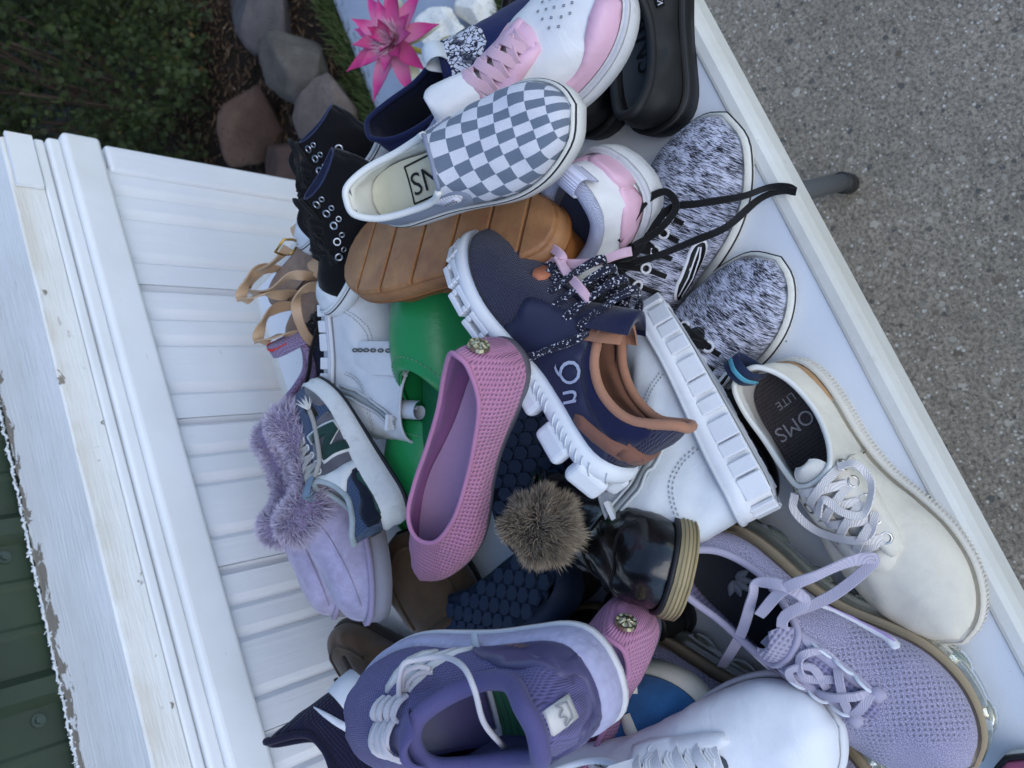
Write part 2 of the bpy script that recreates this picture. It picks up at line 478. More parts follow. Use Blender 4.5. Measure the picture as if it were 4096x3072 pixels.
def hermite_loop(ctrl, a):
    """closed cubic through (a, values...)"""
    ctrl = sorted(ctrl)
    A = np.array([c[0] for c in ctrl]); P = np.array([c[1:] for c in ctrl], float)
    A3 = np.r_[A - 1, A, A + 1]; P3 = np.r_[P, P, P]
    T = np.zeros_like(P3)
    T[1:-1] = (P3[2:] - P3[:-2]) / (A3[2:] - A3[:-2])[:, None]
    out = []
    for v in a:
        i = np.searchsorted(A3, v, side='right') - 1
        h = A3[i + 1] - A3[i]; t = (v - A3[i]) / h
        h00 = 2 * t ** 3 - 3 * t * t + 1; h10 = t ** 3 - 2 * t * t + t; h01 = -2 * t ** 3 + 3 * t * t; h11 = t ** 3 - t * t
        out.append(h00 * P3[i] + h10 * h * T[i] + h01 * P3[i + 1] + h11 * h * T[i + 1])
    return np.array(out)

def smooth01(x):
    x = np.clip(x, 0, 1)
    return x * x * (3 - 2 * x)

class Shoe:
    def __init__(s, key, name, label, cat='shoe', group=None, flip=False, outline='std', wid=1., L=None):
        loc, q, Ln = PL[key]
        s.L = L or Ln
        s.root = empty(name, loc, q)
        tag(s.root, label, cat, group)
        s.wid = wid
        med, lat = OUTL[outline]
        if flip: med, lat = lat, med
        m = resample(cat_rom(med, 8), HALF + 1)
        l = resample(cat_rom([(x, -y) for x, y in lat], 8), HALF + 1)
        # keep both halves matched
        O = np.r_[m[:-1], l[::-1][:-1]]
        O[:, 1] *= wid
        O[0, 1] = 0
        s.O = O * s.L
        Tn = unit(np.roll(s.O, -1, 0) - np.roll(s.O, 1, 0))
        s.ON = np.stack([Tn[:, 1], -Tn[:, 0]], 1) * -1
        c = s.O.mean(0)
        if np.mean(np.sum((s.O - c) * s.ON, 1)) < 0: s.ON *= -1
        s.a = np.arange(NA) / NA
        s.seed = (hash(key) % 97) * .37 if False else sum(map(ord, key)) * .173
    def ring(s, off):
        return s.O + s.ON * off
    def cap(s, R3, base, k=3, flip=False):
        """fill a ring of NA points (indices base..) across the shoe with k inner columns; returns extra verts and faces"""
        V, F = [], []
        rows = []
        n0 = base + NA
        cnt = 0
        for i in range(HALF + 1):
            j = (NA - i) % NA
            if i == 0 or i == HALF:
                rows.append([i] * (k + 2))
                continue
            r = [i]
            for q in range(1, k + 1):
                t = q / (k + 1)
                V.append(R3[i] * (1 - t) + R3[j] * t)
                r.append(NA + cnt); cnt += 1
            r.append(j)
            rows.append(r)
        for i in range(HALF):
            a, b = rows[i], rows[i + 1]
            for q in range(k + 1):
                f = []
                for v in (a[q], b[q], b[q + 1], a[q + 1]):
                    if v not in f: f.append(v)
                if len(f) > 2: F.append(tuple(x + base for x in (f[::-1] if flip else f)))
        return V, F
    def uvof(s, V):
        V = np.asarray(V)
        zr = s.L * .30
        y = V[:, 1] + np.sign(V[:, 1]) * np.clip(zr - V[:, 2], 0, 1) * .75 * np.clip(np.abs(V[:, 1]) / (.08 * s.L), 0, 1)
        return np.stack([V[:, 0], y], 1)
    def part(s, name, V, F, m, parent=None, smooth=True, label=None, kind=None, sharp=None):
        o = obj(name, V, F, m, parent or s.root, uv=s.uvof(V), smooth=smooth, sharp=sharp)
        if label: o['label'] = label
        if kind: o['kind'] = kind
        return o
    # ---- sole
    def zb(s, x):
        """underside height over the base line at length fraction x"""
        return s.spring * s.L * np.clip((x - .62) / .38, 0, 1) ** 2 + s.hspring * s.L * np.clip((.12 - x) / .12, 0, 1) ** 2
    def zt(s, x):
        th = s.th[0] + (s.th[1] - s.th[0]) * smooth01((x - .2) / .5)
        return s.zb(x) + th * s.L
    def sole(s, m, th=(.10, .07), spring=.05, hspring=.015, prof=((0, -.012), (.04, 0), (.5, .006), (.96, 0), (1, -.008)), name='sole', out=.0, lo=0., hi=1., build=True):
        s.spring, s.hspring, s.th = spring, hspring, th
        if not build: return
        xs = s.O[:, 0] / s.L
        zb, zt = s.zb(xs), s.zt(xs)
        V, F = [], []
        for fr, of in prof:
            fr = lo + (hi - lo) * fr
            R = s.ring((of + out) * s.L)
            V.append(np.c_[R, zb + (zt - zb) * fr])
        n = len(prof)
        VV = np.concatenate(V)
        for r in range(n - 1):
            for i in range(NA):
                i2 = (i + 1) % NA
                F.append((r * NA + i, r * NA + i2, (r + 1) * NA + i2, (r + 1) * NA + i))
        e1, f1 = s.cap(V[0], 0)
        # remap extra verts
        def remap(fs, base, extra0):
            return [tuple((v if v < base + NA else v - base - NA + extra0) for v in f) for f in fs]
        f1 = remap(f1, 0, len(VV))
        VV = np.r_[VV, np.array(e1)]
        b = (n - 1) * NA
        e2, f2 = s.cap(V[-1], b, flip=True)
        f2 = remap(f2, b, len(VV))
        VV = np.r_[VV, np.array(e2)]
        return s.part(name, VV, F + f1 + f2, m)
    def foxing(s, m, f0, f1, out=.004, name='foxing_stripe'):
        xs = s.O[:, 0] / s.L
        zb, zt = s.zb(xs), s.zt(xs)
        V = []
        for fr, of in ((f0, -.004), (f0, out), (f1, out), (f1, -.004)):
            V.append(np.c_[s.ring(of * s.L), zb + (zt - zb) * fr])
        V = np.concatenate(V)
        F = [(r * NA + i, r * NA + (i + 1) % NA, (r + 1) * NA + (i + 1) % NA, (r + 1) * NA + i) for r in range(3) for i in range(NA)]
        return s.part(name, V, F, m)
    # ---- upper
    def upper(s, m, rim, toeh=.15, side=.5, kp=.5, sl=.5, bulge=.012, inset=.012, lining=None, thick=.012, lining_name='lining', crumple=.0012, name='upper', w0=.42, w1=.8, build=True):
        a = s.a
        L = s.L
        ctrl = []
        for c in rim:
            ctrl.append(c)
            if 0 < c[0] < .5: ctrl.append((1 - c[0], c[1], -c[2], c[3]))
        R = hermite_loop(ctrl, a) * L
        R[:, 1] *= s.wid
        F2 = s.ring(-inset * L)
        Fz = s.zt(s.O[:, 0] / L) - .012 * L
        P0 = np.c_[F2, Fz]
        xs = s.O[:, 0] / L
        w = smooth01((xs - w0) / (w1 - w0))[:, None]
        up = np.array([0, 0, 1.])
        dz = (R[:, 2:] - P0[:, 2:])
        hxy = np.c_[R[:, :2] - P0[:, :2], np.zeros(NA)]
        out3 = np.c_[s.ON, np.zeros(NA)]
        h1 = (1 - w) * side * dz + w * np.minimum(toeh * L, np.maximum(dz * .9, toeh * L * .6))
        P1 = P0 + up * h1 + out3 * bulge * L
        kk = (1 - w) * .12 + w * kp
        ss = (1 - w) * .35 + w * sl
        P2 = R - hxy * kk - up * dz * ss + out3 * bulge * .5 * L * (1 - w)
        u = np.linspace(0, 1, NU)[None, :, None]
        G = (1 - u) ** 3 * P0[:, None] + 3 * (1 - u) ** 2 * u * P1[:, None] + 3 * (1 - u) * u * u * P2[:, None] + u ** 3 * R[:, None]
        # soft irregular dents so that no panel is perfectly even
        du = np.gradient(G, axis=1)
        da = (np.roll(G, -1, 0) - np.roll(G, 1, 0))
        Nn = unit(np.cross(da, du))
        cen = G.mean((0, 1))
        if np.mean(np.sum((G - cen) * Nn, -1)) < 0: Nn = -Nn
        sd = s.seed
        d = np.sin(G[..., 0] * 95 + sd) * np.sin(G[..., 1] * 120 + sd * 2 + G[..., 2] * 60) + .6 * np.sin(G[..., 0] * 210 + G[..., 1] * 170 + sd * 3) * np.sin(G[..., 2] * 190 + sd)
        env = np.sin(np.linspace(0, 1, NU) * math.pi) ** .7
        G = G + Nn * (d * env[None, :] * crumple)[..., None]
        s.G, s.Nn, s.R = G, Nn, R
        V = G.reshape(-1, 3)
        F = grid_faces(NA, NU, True)
        s.bvh = BVHTree.FromPolygons([tuple(v) for v in V], F)
        if not build: return
        # outward orientation
        n0 = np.cross(V[F[0][1]] - V[F[0][0]], V[F[0][2]] - V[F[0][0]])
        fl = n0 @ Nn[0, 0] < 0
        if fl: F = [f[::-1] for f in F]
        o = s.part(name, V, F, m)
        s.upper_obj = o
        if lining:
            th = thick * L * smooth01((1 - np.linspace(0, 1, NU)) * 5)[None, :, None]
            Gi = G - Nn * th
            s.Gi = Gi
            s.part(lining_name, Gi.reshape(-1, 3), [f[::-1] for f in F], lining)
        return o
    def collar(s, m, r=.016, name='collar', flat=1., a0=None, a1=None, shift=0.):
        """padded roll along the rim"""
        idx = np.arange(NA)
        if a0 is not None:
            idx = np.array([i for i in range(-NA // 2, NA // 2) if a0 <= i / NA <= a1])
        P = s.R[idx] + np.array([0, 0, shift * s.L])
        V, F = sweep(P, circ(r * s.L, 8, r * s.L * flat), closed=a0 is None)
        return s.part(name, V, F, m)
    def insole(s, m, z=.02, inset=.03, name='insole', x1=1.):
        """footbed: z above sole top"""
        R = s.ring(-inset * s.L)
        zz = s.zt(s.O[:, 0] / s.L) + z * s.L
        R3 = np.c_[R, zz]
        e, f = s.cap(R3, 0, 5, flip=True)
        V = np.r_[R3, np.array(e)]
        # gentle cup
        cy = np.abs(V[:, 1]) / (.15 * s.L)
        V[NA:, 2] -= .012 * s.L * np.clip(1 - cy[NA:] ** 2, 0, 1)
        o = s.part(name, V, f, m)
        s.ins_bvh = BVHTree.FromPolygons([tuple(v) for v in V], f)
        return o
    # ---- projection
    def hit(s, view, p, q, bvh=None, lim=24):
        bvh = bvh or s.bvh
        L = s.L
        o, d = {'top': ((p, q, 1), (0, 0, -1)), 'L': ((p, 1, q), (0, -1, 0)), 'R': ((p, -1, q), (0, 1, 0)), 'back': ((-1, p, q), (1, 0, 0)), 'front': ((2, p, q), (-1, 0, 0))}[view]
        r = bvh.ray_cast(Vector(o), Vector(d))
        if r[0] is None:
            guess = {'top': (p, q, .12 * L), 'L': (p, .1 * L, q), 'R': (p, -.1 * L, q), 'back': (0, p, q), 'front': (L, p, q)}[view]
            r = bvh.find_nearest(Vector(guess))
        P, n = np.array(r[0]), np.array(r[1])
        if bvh is s.bvh and lim > 0:      # a ray that passed over the rim: step down to the near wall
            bad = (view == 'L' and P[1] < .01 * L) or (view == 'R' and P[1] > -.01 * L) or (view == 'back' and P[0] > .25 * L)
            if bad: return s.hit(view, p, q - .008 * L, bvh, lim - 1)
        if n @ np.array(d) > 0: n = -n
        return P, n
    def decal(s, name, poly, view, m, off=.0012, res=.035, smooth=2, inner=False, parent=None, label=None, closed=True):
        """a sewn-on piece cut to a polygon (in shoe lengths, as seen from one side) and laid on the upper"""
        L = s.L
        P = [np.array(p, float) * L for p in poly]
        for _ in range(smooth):
            Q = []
            for i in range(len(P)):
                A, B = P[i], P[(i + 1) % len(P)]
                Q += [A * .78 + B * .22, A * .22 + B * .78]
            P = Q
        # densify
        D = []
        r = res * L
        for i in range(len(P)):
            A, B = P[i], P[(i + 1) % len(P)]
            k = max(1, int(np.linalg.norm(B - A) / r))
            D += [A + (B - A) * t / k for t in range(k)]
        nb = len(D)
        D = np.array(D)
        lo, hi = D.min(0), D.max(0)
        pts = [Vector(p) for p in D]
        def inside(p):
            c = False
            for i in range(nb):
                a, b = D[i], D[(i + 1) % nb]
                if (a[1] > p[1]) != (b[1] > p[1]) and p[0] < (b[0] - a[0]) * (p[1] - a[1]) / (b[1] - a[1]) + a[0]: c = not c
            return c
        for x in np.arange(lo[0] + r / 2, hi[0], r):
            for y in np.arange(lo[1] + r / 2, hi[1], r):
                if inside((x, y)) and np.min(np.linalg.norm(D - (x, y), axis=1)) > r * .45: pts.append(Vector((x, y)))
        ed = [(i, (i + 1) % nb) for i in range(nb)]
        v2, e2, f2, *_ = delaunay_2d_cdt(pts, ed, [], 1, 1e-7)
        bv = s.ins_bvh if inner else s.bvh
        PN = [s.hit(view, v.x, v.y, bv) for v in v2]
        V = np.array([p + n * off for p, n in PN])
        Nv = np.array([n for p, n in PN])
        F = [tuple(f) for f in f2]
        # orientation
        flips = []
        for f in F:
            n = np.cross(V[f[1]] - V[f[0]], V[f[2]] - V[f[0]])
            flips.append(f if n @ Nv[f[0]] > 0 else f[::-1])
        F = flips
        # skirt so that the piece has an edge
        cnt = {}
        for f in F:
            for i in range(len(f)):
                e = (f[i], f[(i + 1) % len(f)])
                cnt[e] = cnt.get(e, 0) + 1
        be = [e for e in cnt if (e[1], e[0]) not in cnt]
        bvx = sorted({v for e in be for v in e})
        mp = {v: len(V) + i for i, v in enumerate(bvx)}
        V = np.r_[V, np.array([V[v] - Nv[v] * off * 2.2 for v in bvx]).reshape(-1, 3)]
        F += [(a, mp[a], mp[b], b) for a, b in be]
        return s.part(name, V, F, m, parent=parent, label=label)
    def text(s, name, txt, at, size, view, m, rot=0., off=.0018, inner=False, mirror=False, parent=None):
        V2, F2 = text_mesh(txt)
        V2 = V2.copy()
        if mirror: V2[:, 0] *= -1
        c, si = math.cos(rot), math.sin(rot)
        V2 = V2 @ np.array([[c, si], [-si, c]]) * size * s.L + np.array(at) * s.L
        bv = s.ins_bvh if inner else s.bvh
        V = []
        for p in V2:
            P, n = s.hit(view, p[0], p[1], bv)
            V.append(P + n * off)
        return s.part(name, V, F2, m, parent=parent, smooth=False)
    def on(s, x, y, lift=.002, view='top'):
        P, n = s.hit(view, x * s.L, y * s.L)
        return P + n * lift, n
    def lace_seg(s, p, q, w, t, m, lift=.0025, arch=.004, n=8, parent=None, name='lace'):
        P, Nm = [], []
        for i in range(n):
            f = i / (n - 1)
            a, nn = s.on(p[0] + (q[0] - p[0]) * f, p[1] + (q[1] - p[1]) * f, 0)
            nn = nn * .4 + np.array([0, 0, .6])
            k = math.sin(math.pi * f)
            P.append(a + nn * (lift * (.15 + .85 * min(1, k * 1.6)) + arch * k)); Nm.append(nn)
        V, F = sweep(P, flatprof(w, t), Nm)
        return s.part(name, V, F, m, parent=parent, sharp=38)
    def lacing(s, rows, w, m, t=.0016, arch=.004, bar=True, eyelet=None, er=.0035):
        for i in range(len(rows) - 1):
            (x0, w0), (x1, w1) = rows[i], rows[i + 1]
            s.lace_seg((x0, w0), (x1, -w1), w, t, m, arch=arch)
            s.lace_seg((x0, -w0), (x1, w1), w, t, m, arch=arch + .0022)
        if bar:
            s.lace_seg((rows[0][0], rows[0][1]), (rows[0][0], -rows[0][1]), w, t, m, arch=arch * .7)
        if eyelet:
            for x, y in rows:
                for sg in (1, -1): s.eyelet((x, y * sg), er, eyelet)
    def eyelet(s, p, r, m, view='top', name='eyelet'):
        P, n = s.on(p[0], p[1], .0012, view)
        ref = np.array([1., 0, 0]); a = unit(ref - n * (ref @ n)); b = np.cross(n, a)
        pts = [P + (a * math.cos(t) + b * math.sin(t)) * r for t in np.arange(12) / 12 * 2 * math.pi]
        V, F = sweep(pts, circ(r * .33, 6), closed=True)
        return s.part(name, V, F, m)
    def ribbon(s, pts, w, t, m, up=(0, 0, 1), n=7, parent=None, name='lace', round_=False, ups=None, twist=.5):
        """free lace through local points given in shoe lengths"""
        P = cat_rom(np.array(pts) * s.L, n)
        pr = circ(w / 2, 8) if round_ else flatprof(w, t)
        nm = np.tile(np.array(up, float), (len(P), 1)) if ups is None else resample(np.array(ups, float), len(P))
        if twist and not round_:
            T = unit(np.gradient(P, axis=0)); q = np.linspace(0, 1, len(P)) * len(pts)
            nm = nm + np.cross(T, unit(nm)) * (twist * np.sin(q * 1.7 + s.seed))[:, None]
        V, F = sweep(P, pr, None if round_ else nm)
        return s.part(name, V, F, m, parent=parent, sharp=None if round_ else 38)
    def tongue(s, pts, wid, m, thick=.014, droop=.03, lin=None, name='tongue', tip=.6):
        """pts: centre line (x, z) from low on the vamp to the free tip, widths per point"""
        L = s.L
        C = cat_rom(pts, 5); W = np.interp(np.linspace(0, 1, len(C)), np.linspace(0, 1, len(wid)), wid)
        T = unit(np.gradient(C, axis=0)); Nm = np.stack([-T[:, 1], T[:, 0]], 1)
        if Nm[len(C) // 2][1] < 0: Nm = -Nm
        k = 9
        V = []
        for sgn in (0, 1):
            for i in range(len(C)):
                for j in range(k):
                    v = j / (k - 1) * 2 - 1
                    edge = 1.0 if i < len(C) - 3 else (1, .97, .86, .62)[i - len(C) + 4] if len(C) >= 4 else 1
                    th = (thick * (1 - v ** 4)) * (1 if sgn == 0 else 0)
                    h = -droop * v * v + th
                    V.append((C[i][0] + Nm[i][0] * h, v * W[i] * edge, C[i][1] + Nm[i][1] * h))
        V = np.array(V) * L
        n = len(C)
        F1 = grid_faces(n, k, off=0, flip=True); F2 = grid_faces(n, k, off=n * k)
        bd = [(i * k, (i + 1) * k) for i in range(n - 1)] + [((n - 1) * k + j, (n - 1) * k + j + 1) for j in range(k - 1)] + [((i + 1) * k + k - 1, i * k + k - 1) for i in range(n - 1)]
        F3 = [(a, b, b + n * k, a + n * k) for a, b in bd]
        return s.part(name, V, F1 + F2 + F3, m)
    def pull_tab(s, m, at=(.02, .33), w=.05, h=.07, d=.05, name='pull_tab'):
        """loop of tape standing on the heel rim; at = (x, z)"""
        x, z = at
        pts = np.array([(x + .012, 0, z - .05), (x + .006, 0, z + h * .6), (x - d * .5, 0, z + h), (x - d, 0, z + h * .55), (x - .025, 0, z - .06)]) * s.L
        P = cat_rom(pts, 5)
        V, F = sweep(P, flatprof(w * s.L, .0016), np.tile((1., 0, 0), (len(P), 1)) * 1.0 + np.array([0, 0, .001]))
        T = unit(np.gradient(P, axis=0)); nm = np.stack([-T[:, 2], 0 * T[:, 0], T[:, 0]], 1)
        V, F = sweep(P, flatprof(w * s.L, .0016), nm)
        return s.part(name, V, F, m)

_tc = {}
def text_mesh(txt):
    if txt in _tc: return _tc[txt]
    cu = bpy.data.curves.new('txt', 'FONT')
    cu.body = txt; cu.align_x = 'CENTER'; cu.align_y = 'CENTER'; cu.resolution_u = 3
    o = bpy.data.objects.new('txt', cu)
    COL.objects.link(o)
    bpy.context.view_layer.update()
    me = o.evaluated_get(bpy.context.evaluated_depsgraph_get()).to_mesh()
    V = np.array([(v.co.x, v.co.y) for v in me.vertices]); F = [tuple(p.vertices) for p in me.polygons]
    o.evaluated_get(bpy.context.evaluated_depsgraph_get()).to_mesh_clear()
    bpy.data.objects.remove(o); bpy.data.curves.remove(cu)
    _tc[txt] = (V, F)
    return V, F

def fur_strands(points, normals, length, m, name, parent, width=.0007, droop=.3, jitter=.5, seed=1, dirv=None):
    """many fine tapered hairs rooted on given points"""
    r = np.random.default_rng(seed)
    n = len(points)
    P = np.asarray(points); D = unit(np.asarray(normals) + r.normal(0, jitter, (n, 3)))
    ln = length * r.uniform(.6, 1.25, n)[:, None]
    side = unit(np.cross(D, r.normal(0, 1, (n, 3))))
    g = np.array([0, 0, -1.]) if dirv is None else np.asarray(dirv)
    mid = P + D * ln * .55 + g * ln * droop * .2
    tip = P + D * ln + g * ln * droop * .75
    V = np.concatenate([P - side * width, P + side * width, mid - side * width * .75, mid + side * width * .75, tip])
    i = np.arange(n)
    F = [(a, a + n, a + 3 * n, a + 2 * n) for a in i] + [(a + 2 * n, a + 3 * n, a + 4 * n) for a in i]
    o = obj(name, V, F, m, parent, uv=np.concatenate([np.c_[r.random(n), np.full(n, t)][i] for t in (0, 0, .55, .55, 1)]))
    tag(o, kind='stuff')
    return o

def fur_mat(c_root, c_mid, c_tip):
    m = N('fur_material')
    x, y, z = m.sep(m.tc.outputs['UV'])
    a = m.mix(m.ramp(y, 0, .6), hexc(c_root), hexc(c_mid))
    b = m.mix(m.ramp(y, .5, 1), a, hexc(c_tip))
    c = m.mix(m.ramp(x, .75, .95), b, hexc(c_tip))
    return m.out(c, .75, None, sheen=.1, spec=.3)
# ------------------------------------------------------------------ ground
def ground_mats():
    m = N('soil'); ob = m.tc.outputs['Object']
    a = m.noise(ob, 6, 5, .65); b = m.noise(ob, 60, 4, .7)
    c = m.mix(m.ramp(a, .35, .65), hexc('#1e1915'), hexc('#332a22'))
    c = m.mix(m.ramp(b, .45, .8, 0, .5), c, hexc('#15110d'))
    soil = m.out(c, .95, m.bump(b, .8, .02), spec=.2)
    m = N('concrete'); ob = m.tc.outputs['Object']
    big = m.noise(ob, 3.0, 5, .6); fine = m.noise(ob, 160, 5, .75); grit = m.noise(ob, 420, 2, .6)
    c = m.mix(m.ramp(big, .3, .7), hexc('#978d7c'), hexc('#b0a594'))
    c = m.mix(m.ramp(m.noise(ob, 38, 5, .75), .42, .66, 0, .6), c, hexc('#6b645a'))
    c = m.mix(m.ramp(fine, .42, .64, 0, .85), c, hexc('#45413a'))
    c = m.mix(m.ramp(grit, .56, .72, 0, .6), c, hexc('#b5b0a3'))
    c = m.mix(m.ramp(m.noise(ob, 300, 4, .8), .56, .66, 0, .75), c, hexc('#3d3b37'))
    # exposed aggregate: pale, brown and dark pebbles of several sizes
    for sc, th, cols, sd in ((40, .16, ('#b9b2a4', '#5f5347'), 0), (70, .22, ('#474a4c', '#aaa497'), 3.3), (30, .11, ('#3e3d3d', '#7d776d'), 7.7), (170, .26, ('#cfcbc1', '#57544d'), 1.7)):
        mp = m.n('Mapping'); m.l(ob, mp.inputs[0]); mp.inputs['Location'].default_value = (sd, sd * .7, 0)
        wob = m.n('TexNoise'); m.l(mp.outputs[0], wob.inputs['Vector']); wob.inputs['Scale'].default_value = sc * 1.6
        v = m.n('TexVoronoi'); v.inputs['Scale'].default_value = sc; v.inputs['Randomness'].default_value = 1
        m.l(m.mix(.012 * 40 / sc, mp.outputs[0], wob.outputs['Color'], 'ADD'), v.inputs['Vector'])
        r, g, bb = m.sep(v.outputs['Color'])
        lim = m.ramp(r, .55, 1, 0, th * 1.8)
        f = m.ramp(m.math('SUBTRACT', v.outputs['Distance'], lim), .02, -.03)
        c = m.mix(m.math('MULTIPLY', f, .75), c, m.mix(m.ramp(g, .4, .6), hexc(cols[0]), hexc(cols[1])))
    nb = m.bump(fine, .6, .003)
    conc = m.out(c, .9, m.bump(grit, .4, .0015, nb), spec=.25)
    m = N('painted_path'); ob = m.tc.outputs['Object']
    a = m.noise(ob, 5, 4, .6)
    c = m.mix(m.ramp(a, .35, .7), hexc('#8f98a8'), hexc('#a3abba'))
    c = m.mix(m.ramp(m.noise(ob, 22, 5, .7, .8), .66, .74, 0, .6), c, hexc('#c8ccd2'))
    path = m.out(c, .6, m.bump(m.noise(ob, 90, 3), .15, .002), spec=.4)
    return soil, conc, path
M_SOIL, M_CONC, M_PATH = ground_mats()
g = 150
tag(obj('ground', [(-g, -g, -.03), (g, -g, -.03), (g, g, -.03), (-g, g, -.03)], [(0, 1, 2, 3)], M_SOIL, smooth=False), 'dark bare soil ground under the shrubs', kind='structure')
V, F = box_vf((0, -2.36, -.08), (12, 6, .16))
tag(obj('patio', V, F, M_CONC, smooth=False), 'grey exposed aggregate concrete patio in front of the table', kind='structure')
V, F = box_vf((2.9, 1.0, -.05), (3.5, .42, .1))
tag(bevel(obj('path', V, F, M_PATH, smooth=False), .02, 3), 'smooth blue grey painted path beyond the table end', kind='structure')

# grass tufts between patio and path (uncountable)
def grass():
    n = 9000
    r = np.random.default_rng(4)
    x = r.uniform(.75, 2.6, n); y = r.uniform(.64, .80, n)
    k = r.random(n) < .25
    y[k] = r.uniform(1.2, 1.26, k.sum()); x[k] = r.uniform(1.3, 2.2, k.sum())
    P = np.c_[x, y, np.full(n, -.03)]
    m = N('grass'); u, v, _ = m.sep(m.tc.outputs['UV'])
    c = m.mix(v, hexc('#22301a'), hexc('#4a5c30')); c = m.mix(m.ramp(u, .7, .9), c, hexc('#6d6a48'))
    mm = m.out(c, .7, None, spec=.3)
    o = fur_strands(P, np.tile((0, 0, 1.), (n, 1)), .065, mm, 'grass', None, width=.0016, droop=.35, jitter=.38, seed=3, dirv=(.3, -.5, -.4))
    o['label'] = 'short green grass beside the blue grey path'
grass()

# dry needles, bark chips and leaf litter on the soil
def litter():
    n = 5200
    r = np.random.default_rng(14)
    P = np.c_[r.uniform(1.05, 2.6, n), r.uniform(1.2, 2.1, n), r.uniform(-.03, -.012, n)]
    D = np.c_[r.normal(0, 1, (n, 2)), r.normal(.1, .12, n)]
    m = N('litter'); u, v, _ = m.sep(m.tc.outputs['UV'])
    c = m.mix(m.ramp(u, .2, .8), hexc('#2a1f17'), hexc('#6a5643')); c = m.mix(m.ramp(u, .9, .96), c, hexc('#a89c88'))
    o = fur_strands(P, D, .032, m.out(c, .9, None, spec=.2), 'leaf_litter', None, width=.0026, droop=0, jitter=.1, seed=6)
    o['label'] = 'brown bark chips and needle litter under the shrubs'
litter()

# ------------------------------------------------------------------ stones
def stone(name, label, loc, size, cols, seed, rot=0, flat=.0, holes=(), group=None, rough=.9, cat='rock'):
    import bmesh
    bm = bmesh.new()
    bmesh.ops.create_icosphere(bm, subdivisions=4, radius=1)
    o_ = Vector((seed * 3.1, seed * 1.7, seed * .9))
    rr = random.Random(seed)
    planes = [(Vector((rr.gauss(0, 1), rr.gauss(0, 1), rr.gauss(0, .8))).normalized(), rr.uniform(.55, .82)) for _ in range(13)]
    for v in bm.verts:
        p = v.co.copy()
        for n, d in planes:               # chisel flat faces
            k = p.dot(n) - d
            if k > 0: p -= n * k * .97
        p *= 1 + .05 * noise.noise(p * 1.6 + o_) + .035 * noise.noise(p * 5 + o_) + .02 * noise.noise(p * 14 + o_)
        for hp, hr in holes:
            d = (p - Vector(hp)).length
            if d < hr: p -= p.normalized() * (1 - (d / hr) ** 2) ** .5 * hr * .9
        v.co = Vector((p.x * size[0], p.y * size[1], p.z * size[2]))
    me = bpy.data.meshes.new(name); bm.to_mesh(me); bm.free()
    me.polygons.foreach_set('use_smooth', [True] * len(me.polygons))
    m = N('stone'); ob = m.tc.outputs['Object']
    a = m.noise(ob, 9, 5, .6); b = m.noise(ob, 75, 5, .75); d = m.noise(ob, 220, 3, .7)
    c = m.mix(m.ramp(a, .35, .65), hexc(cols[0]), hexc(cols[1]))
    c = m.mix(m.ramp(b, .48, .75, 0, .6), c, hexc(cols[2]))
    m.out(c, rough, m.bump(d, .4, .003, m.bump(b, .5, .008)), spec=.25)
    me.materials.append(m.m)
    o = bpy.data.objects.new(name, me); COL.objects.link(o)
    o.location = loc; o.rotation_euler = (0, 0, rot)
    return tag(o, label, cat, group)
GR = ('#4c4844', '#645f59', '#302d2a'); RD = ('#4b3b35', '#5c4a42', '#2a211d'); WH = ('#c9c9c6', '#e6e6e2', '#8d8d88')
stone('rock', 'large grey lichen-marked rock beside the path, nearest the pink flower', (1.60, 1.375, .045), (.125, .115, .10), GR, 3, .5, group='rocks along the path')
stone('rock', 'pinkish grey rounded rock just above the black high-top shoes', (1.43, 1.325, .04), (.125, .10, .085), ('#5b514c', '#6e635d', '#3c3531'), 5, -.5, group='rocks along the path')
stone('rock', 'dark grey flat-faced rock at the top edge under the shrub', (1.83, 1.42, .05), (.14, .12, .11), ('#4a474a', '#5f5b5c', '#2f2c2c'), 8, .2, group='rocks along the path')
stone('rock', 'upright reddish brown rock slab at the foot of the shrub', (1.575, 1.60, .05), (.05, .15, .12), RD, 12, .9, group='rocks along the path')
stone('rock', 'flat reddish rock next to the white wall corner', (1.40, 1.555, .02), (.13, .10, .065), RD, 14, .3, group='rocks along the path')
stone('white_stone', 'bleached white stone with a dark hollow behind the table end', (1.27, .885, .055), (.075, .066, .085), WH, 21, .3, holes=(((-.45, -.55, .75), .36), ((-.1, -1, .2), .34)), cat='stone')
stone('white_stone', 'small bleached white stone lying left of the hollow one, under the flower stem', (1.28, .985, .03), (.06, .05, .035), WH, 24, .9, cat='stone')
stone('white_stone', 'white stone lump at the grass edge right of the hollow one', (1.29, .80, .03), (.05, .05, .045), WH, 27, .1, cat='stone')

